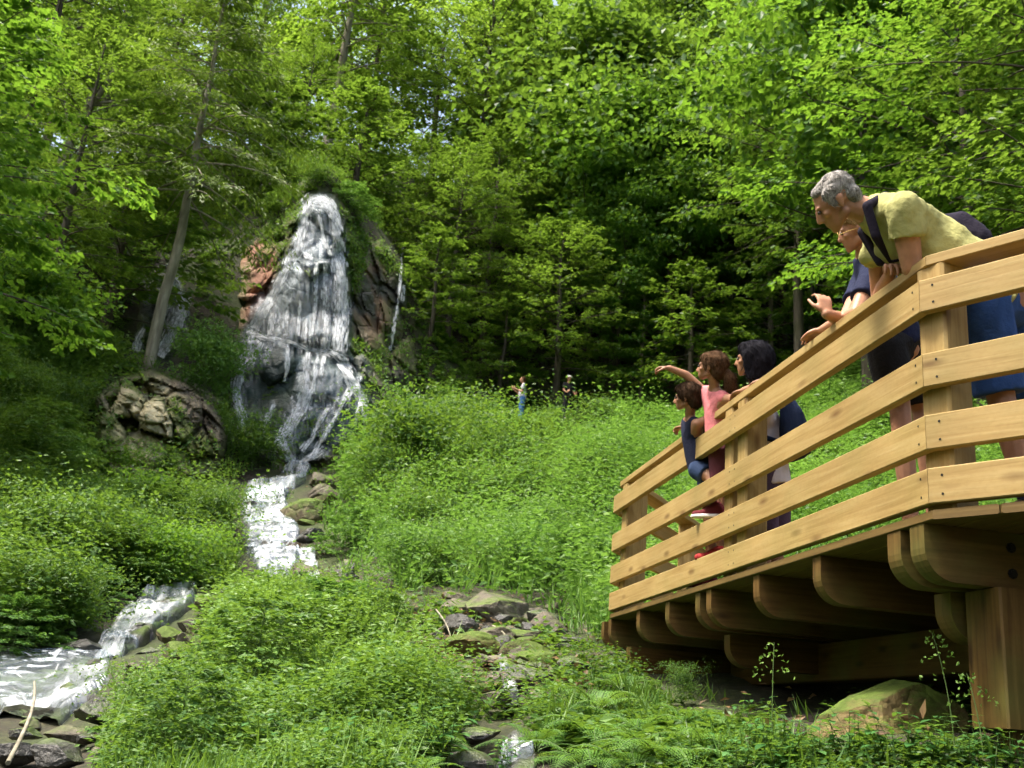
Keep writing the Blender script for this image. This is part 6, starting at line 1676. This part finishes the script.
# ---------- girl in pink pointing, boy in the dark vest
def build_girl():
    hc = J(711, 369, 6.95); S = .90; hf = head_frame(vdir(-.86, .10, .50), vdir(-.05, 1, .1))
    nb = J(715, 390, 6.97); sh1, sh2 = J(725, 399, 6.86), J(704, 392, 7.10); rib = J(718, 412, 6.98); pel = J(722, 448, 6.95)
    root = person((pel[0], pel[1], DTOP), 'girl with a brown ponytail in a pink vest pointing at the waterfall')
    el1, wr1 = RP(2.26, .16, RT + .02), RP(2.50, .09, RT + .035); el2, wr2 = J(686, 375, 7.12), J(669, 368, 7.12)
    hp1, hp2 = J(720, 452, 6.9), J(728, 452, 7.05); k1, k2 = J(722, 490, 6.86), J(733, 490, 7.05); fw = vdir(-.9, 0, .3)
    a1, a2 = [np.array([k[0], k[1], max(DTOP + .075, k[2] - .40)]) for k in (k1, k2)]
    b = head_hulls(hc, hf, S, True) + [cap(nb, hc + np.array([0, -.02, -.05]) @ hf, .038, .036)]
    b += [np.concatenate([sph(sh1, .036), sph(sh2, .036), sph(nb, .036), sph(rib, .075)]), np.concatenate([sph(rib, .076), sph(pel, .09)])]
    b += chain([sh1, el1, wr1], [.036, .029, .020]) + chain([sh2, el2, wr2], [.036, .030, .021])
    b += hand_hulls(wr1, SD, np.array([0, 0, -1.]), .5, 1, .72) + hand_hulls(wr2, vdir(-.95, .05, .2), vdir(-.2, -1, 0), .75, 1, .74)
    for h_, k_, a_ in ((hp1, k1, a1), (hp2, k2, a2)): b += chain([h_, k_, k_ * .62 + a_ * .38, a_], [.07, .045, .042, .028]) + foot_hulls(a_, fw, .75)
    fuse('body', b, .0056, SKIN2, root, 4); eyes(hc, hf, root, S)
    pk = cloth('pink_cotton', (.62, .20, .22))
    t = [np.concatenate([sph(sh1 * .75 + nb * .25, .045), sph(sh2 * .75 + nb * .25, .045), sph(rib, .088)]), np.concatenate([sph(rib, .09), ring(pel, pel - rib, .108)]), sph(sh1 * .9 + nb * .1, .046), sph(sh2 * .9 + nb * .1, .046)]
    fuse('vest', t, .008, pk, root, 4, .008, 14., 12)
    fuse('shorts', [np.concatenate([ring(pel, pel - rib, .10), sph(hp1, .082), sph(hp2, .082)])] + [np.concatenate([sph(h_, .082), ring(h_ * .3 + k_ * .7, k_ - h_, .075)]) for h_, k_ in ((hp1, k1), (hp2, k2))], .009, cloth('maroon_cotton', (.10, .03, .04)), root, 3)
    def L(x, y, z): return hc + np.array([x, y, z]) * S @ hf
    br = hairm('brown_hair', (.03, .015, .008), (.13, .07, .035))
    pt = [L(0, -.11, -.005), L(0, -.145, -.05), L(.01, -.15, -.12), L(.01, -.135, -.18)]
    fuse('hair', [np.concatenate([ell(L(0, -.026, .048), hf, (.083, .096, .084)), ell(L(0, .046, .085), hf, (.056, .035, .03))]), np.concatenate([ell(L(0, -.06, 0), hf, (.076, .052, .072)), ell(L(0, -.07, -.03), hf, (.05, .04, .03))])] + chain(pt, [.026, .040, .040, .016]), .007, br, root, 3, .006, 55., 13)
    for a_ in (a1, a2): shoes(a_, fw, cloth('red_canvas', (.30, .03, .03)), root, .75)
build_girl()
def build_boy():
    hc = J(687, 399, 7.12); S = .86; hf = head_frame(vdir(-.90, -.05, .40), vdir(-.10, 1, .1))
    nb = J(690, 418, 7.15); sh1, sh2 = J(697, 424, 7.04), J(685, 424, 7.28); rib = J(694, 438, 7.16); pel = J(702, 466, 7.10)
    root = person((pel[0], pel[1], DTOP), 'small boy in a navy vest leaning on the handrail beside the pointing girl')
    el1 = RP(2.62, .13, RT + .03); wr1 = RP(2.86, .085, RT + .035); el2 = RP(2.95, .13, RT + .02); wr2 = RP(3.10, .03, RT + .045)
    hp1, hp2 = J(699, 470, 7.05), J(707, 470, 7.2); fw = vdir(-.9, 0, .35)
    b3 = CZ + 1.3339
    a1 = RP(2.60, .10, b3 + .105); k1 = J(708, 474, 6.98) * .5 + (hp1 + a1) * .25 + np.array([.02, -.02, .02]); a2 = np.array([hp2[0] + .05, hp2[1], DTOP + .07]); k2 = (hp2 + a2) / 2
    b = head_hulls(hc, hf, S, True) + [cap(nb, hc + np.array([0, -.02, -.05]) @ hf, .036, .034)]
    b += [np.concatenate([sph(sh1, .034), sph(sh2, .034), sph(nb, .034), sph(rib, .070)]), np.concatenate([sph(rib, .07), sph(pel, .082)])]
    b += chain([sh1, el1, wr1], [.034, .028, .020]) + chain([sh2, el2, wr2], [.034, .028, .020])
    b += hand_hulls(wr1, SD, np.array([0, 0, -1.]), .5, 1, .68) + hand_hulls(wr2, SD + NS * .5, np.array([0, 0, -1.]), .7, -1, .70)
    for h_, k_, a_ in ((hp1, k1, a1), (hp2, k2, a2)): b += chain([h_, k_, k_ * .62 + a_ * .38, a_], [.062, .042, .038, .027])
    b += foot_hulls(a1, NS + SD * .6, .72) + foot_hulls(a2, fw, .72)
    fuse('body', b, .0056, SKIN2, root, 4); eyes(hc, hf, root, S)
    nv = cloth('dark_navy_cotton', (.015, .018, .04))
    fuse('vest', [np.concatenate([sph(sh1 * .7 + nb * .3, .040), sph(sh2 * .7 + nb * .3, .040), sph(rib, .084)]), np.concatenate([sph(rib, .084), ring(pel, pel - rib, .098)])], .008, nv, root, 4, .007, 14., 14)
    fuse('shorts', [np.concatenate([ring(pel, pel - rib, .094), sph(hp1, .076), sph(hp2, .076)])] + [np.concatenate([sph(h_, .076), ring(h_ * .35 + k_ * .65, k_ - h_, .068)]) for h_, k_ in ((hp1, k1), (hp2, k2))], .009, cloth('jeans_blue', (.03, .05, .11)), root, 3)
    def L(x, y, z): return hc + np.array([x, y, z]) * S @ hf
    fuse('hair', [np.concatenate([ell(L(0, -.026, .050), hf, (.083, .094, .082)), ell(L(0, .046, .088), hf, (.056, .035, .03))]), np.concatenate([ell(L(0, -.06, 0), hf, (.076, .050, .072)), ell(L(0, -.06, -.04), hf, (.05, .04, .03))])], .007, hairm('dark_brown_hair', (.02, .011, .007), (.08, .045, .025)), root, 3, .006, 55., 15)
    sm = cloth('red_black_canvas', (.10, .015, .02)); so = plain_mat('white_rubber', (.75, .72, .70), .5)
    shoes(a1, NS + SD * .6, sm, root, .74, so); shoes(a2, fw, sm, root, .74, so)
build_boy()

# ---------- the two visitors on the path below the wood
def far_person(px, d, fwd, label, top, legs, hair, cap_=None, phone=False, h=1.70):
    P = ground(px, d); P[2] += .05; root = person(P, label); s = h / 1.75; z = np.array([0, 0, s]); f = norm(np.array(fwd, float)); r = norm(np.cross(f, [0, 0, 1.]))
    Q = lambda x, y, zz: P + r * x * s + f * y * s + z * zz
    hc = Q(0, .03, 1.62); hf = head_frame(f + np.array([0, 0, -.12]), [0, 0, 1.])
    e1, e2 = Q(.22, .05, 1.12), Q(-.22, .05, 1.12); w1, w2 = (Q(.10, .30, 1.24), Q(-.10, .30, 1.24)) if phone else (Q(.2, .22, 1.0), Q(-.2, .22, 1.0))
    b = head_hulls(hc, hf, s) + [cap(Q(0, 0, 1.46), hc, .05, .05), np.concatenate([sph(Q(.17, 0, 1.40), .05), sph(Q(-.17, 0, 1.40), .05), sph(Q(0, 0, 1.2), .12)]), cap(Q(0, 0, 1.2), Q(0, 0, .95), .12, .135)]
    for sg, e_, w_ in ((1, e1, w1), (-1, e2, w2)):
        b += chain([Q(.18 * sg, 0, 1.40), e_, w_], [.048, .04, .028]); b += hand_hulls(w_, f * .6 + np.array([0, 0, .5]), -r * sg, .6, sg, s)
        b += chain([Q(.09 * sg, 0, .92), Q(.10 * sg, .02, .50), Q(.10 * sg, 0, .09)], [.09, .06, .04]) + foot_hulls(Q(.10 * sg, 0, .09), f, s)
    fuse('body', b, .011, SKIN, root, 3)
    t = [np.concatenate([sph(Q(.17, 0, 1.40), .062), sph(Q(-.17, 0, 1.40), .062), sph(Q(0, 0, 1.2), .14)]), np.concatenate([sph(Q(0, 0, 1.2), .14), ring(Q(0, 0, .90), z, .165)])]
    for sg, e_ in ((1, e1), (-1, e2)): a_ = Q(.18 * sg, 0, 1.40); t.append(np.concatenate([sph(a_, .062), ring(a_ * .3 + e_ * .7, e_ - a_, .062)]))
    fuse('t_shirt', t, .015, top, root, 3, .008, 9., 16)
    lg = [np.concatenate([ring(Q(0, 0, .98), z, .15), sph(Q(.09, 0, .90), .11), sph(Q(-.09, 0, .90), .11)])] + [np.concatenate([sph(Q(.09 * sg, 0, .90), .11), ring(Q(.10 * sg, .01, .48), z, .085), ring(Q(.10 * sg, 0, .07), z, .075)]) for sg in (-1, 1)]
    fuse('trousers', lg, .015, legs, root, 3)
    hl = lambda x, y, zz: hc + np.array([x, y, zz]) * s @ hf
    fuse('hair', [ell(hl(0, -.03, .045), hf, (.085, .092, .085)), ell(hl(0, -.06, -.02), hf, (.07, .05, .07))], .012, hair, root, 2)
    if cap_: fuse('cap', [ell(hl(0, -.01, .085), hf, (.10, .11, .065)), np.concatenate([ell(hl(.05, .12, .07), hf, (.02, .05, .012)), ell(hl(-.05, .12, .07), hf, (.02, .05, .012))])], .012, cap_, root, 2)
    for sg in (-1, 1): shoes(Q(.10 * sg, 0, .09), f, cloth('shoe_canvas', (.2, .2, .2)), root)
    if phone:
        mb = MB(); add_beam(mb, (w1 + w2) / 2 + f * .05, (w1 + w2) / 2 + f * .05 + np.array([0, 0, .15]), .075, .012, up=f)
        tag(mb.build('phone', M['screw']), 'dark phone held up by the standing visitor in jeans', 'phone')
far_person(520, 425, (-.95, -.1, 0), 'far visitor in a grey t-shirt and blue jeans holding up a phone', cloth('grey_cotton', (.42, .43, .46)), cloth('denim_blue', (.06, .15, .38)), hairm('auburn_hair', (.04, .02, .01), (.14, .07, .04)), phone=True, h=1.78)
far_person(566, 422, (.5, -.8, 0), 'far visitor in black wearing a white cap beside the bushes', cloth('black_cloth', (.015, .015, .017)), cloth('black_trousers', (.02, .02, .022)), hairm('dark_hair', (.02, .014, .01), (.08, .05, .03)), cap_=plain_mat('white_cap_cloth', (.75, .73, .70), .8), h=1.78)
# ------------------------------------------------------------------ light, sky, camera
SUN_EL, SUN_AZ = R_(66), R_(-104)           # azimuth from +Y towards +X: the sun stands left and a little behind the camera
w = bpy.data.worlds.new('World'); SC.world = w; w.use_nodes = True
nt = w.node_tree; nt.nodes.clear(); g = NT(nt)
sk = g.n('ShaderNodeTexSky', sky_type='NISHITA', sun_disc=False, sun_elevation=SUN_EL, sun_rotation=SUN_AZ, air_density=1.6, dust_density=7.0, ozone_density=.3)
bg = g.n('ShaderNodeBackground', i_Color=sk.outputs[0], i_Strength=.115)
g.n('ShaderNodeOutputWorld', i_0=bg.outputs[0])
sl = bpy.data.lights.new('sun', 'SUN'); sl.energy = 3.1; sl.angle = R_(12); sl.color = (1, .95, .84)
so = link(bpy.data.objects.new('sun', sl))
sdv = Vector((math.cos(SUN_EL) * math.sin(SUN_AZ), math.cos(SUN_EL) * math.cos(SUN_AZ), math.sin(SUN_EL)))
so.rotation_euler = sdv.to_track_quat('Z', 'Y').to_euler(); so.location = (0, 0, 40)
cd = bpy.data.cameras.new('camera'); cd.sensor_width = 36; cd.lens = F * 36 / 1024; cd.clip_end = 600; cd.clip_start = .05
co = link(bpy.data.objects.new('camera', cd))
Rm = Matrix((CAM[0], -CAM[1], -CAM[2])).transposed()
co.matrix_world = Matrix.Translation(Vector(EYE)) @ Rm.to_4x4()
cd.dof.use_dof = True; cd.dof.focus_distance = 5.6; cd.dof.aperture_fstop = 5.0
SC.camera = co
vs = SC.view_settings; vs.view_transform = 'Standard'; vs.look = 'None'; vs.gamma = 1; vs.use_curve_mapping = False; vs.exposure = 1.5
cy = SC.cycles
cy.max_bounces = 5; cy.diffuse_bounces = 2; cy.glossy_bounces = 2; cy.transmission_bounces = 4; cy.transparent_max_bounces = 8
cy.use_denoising = True; cy.use_adaptive_sampling = True; cy.adaptive_threshold = .06
cy.caustics_reflective = False; cy.caustics_refractive = False
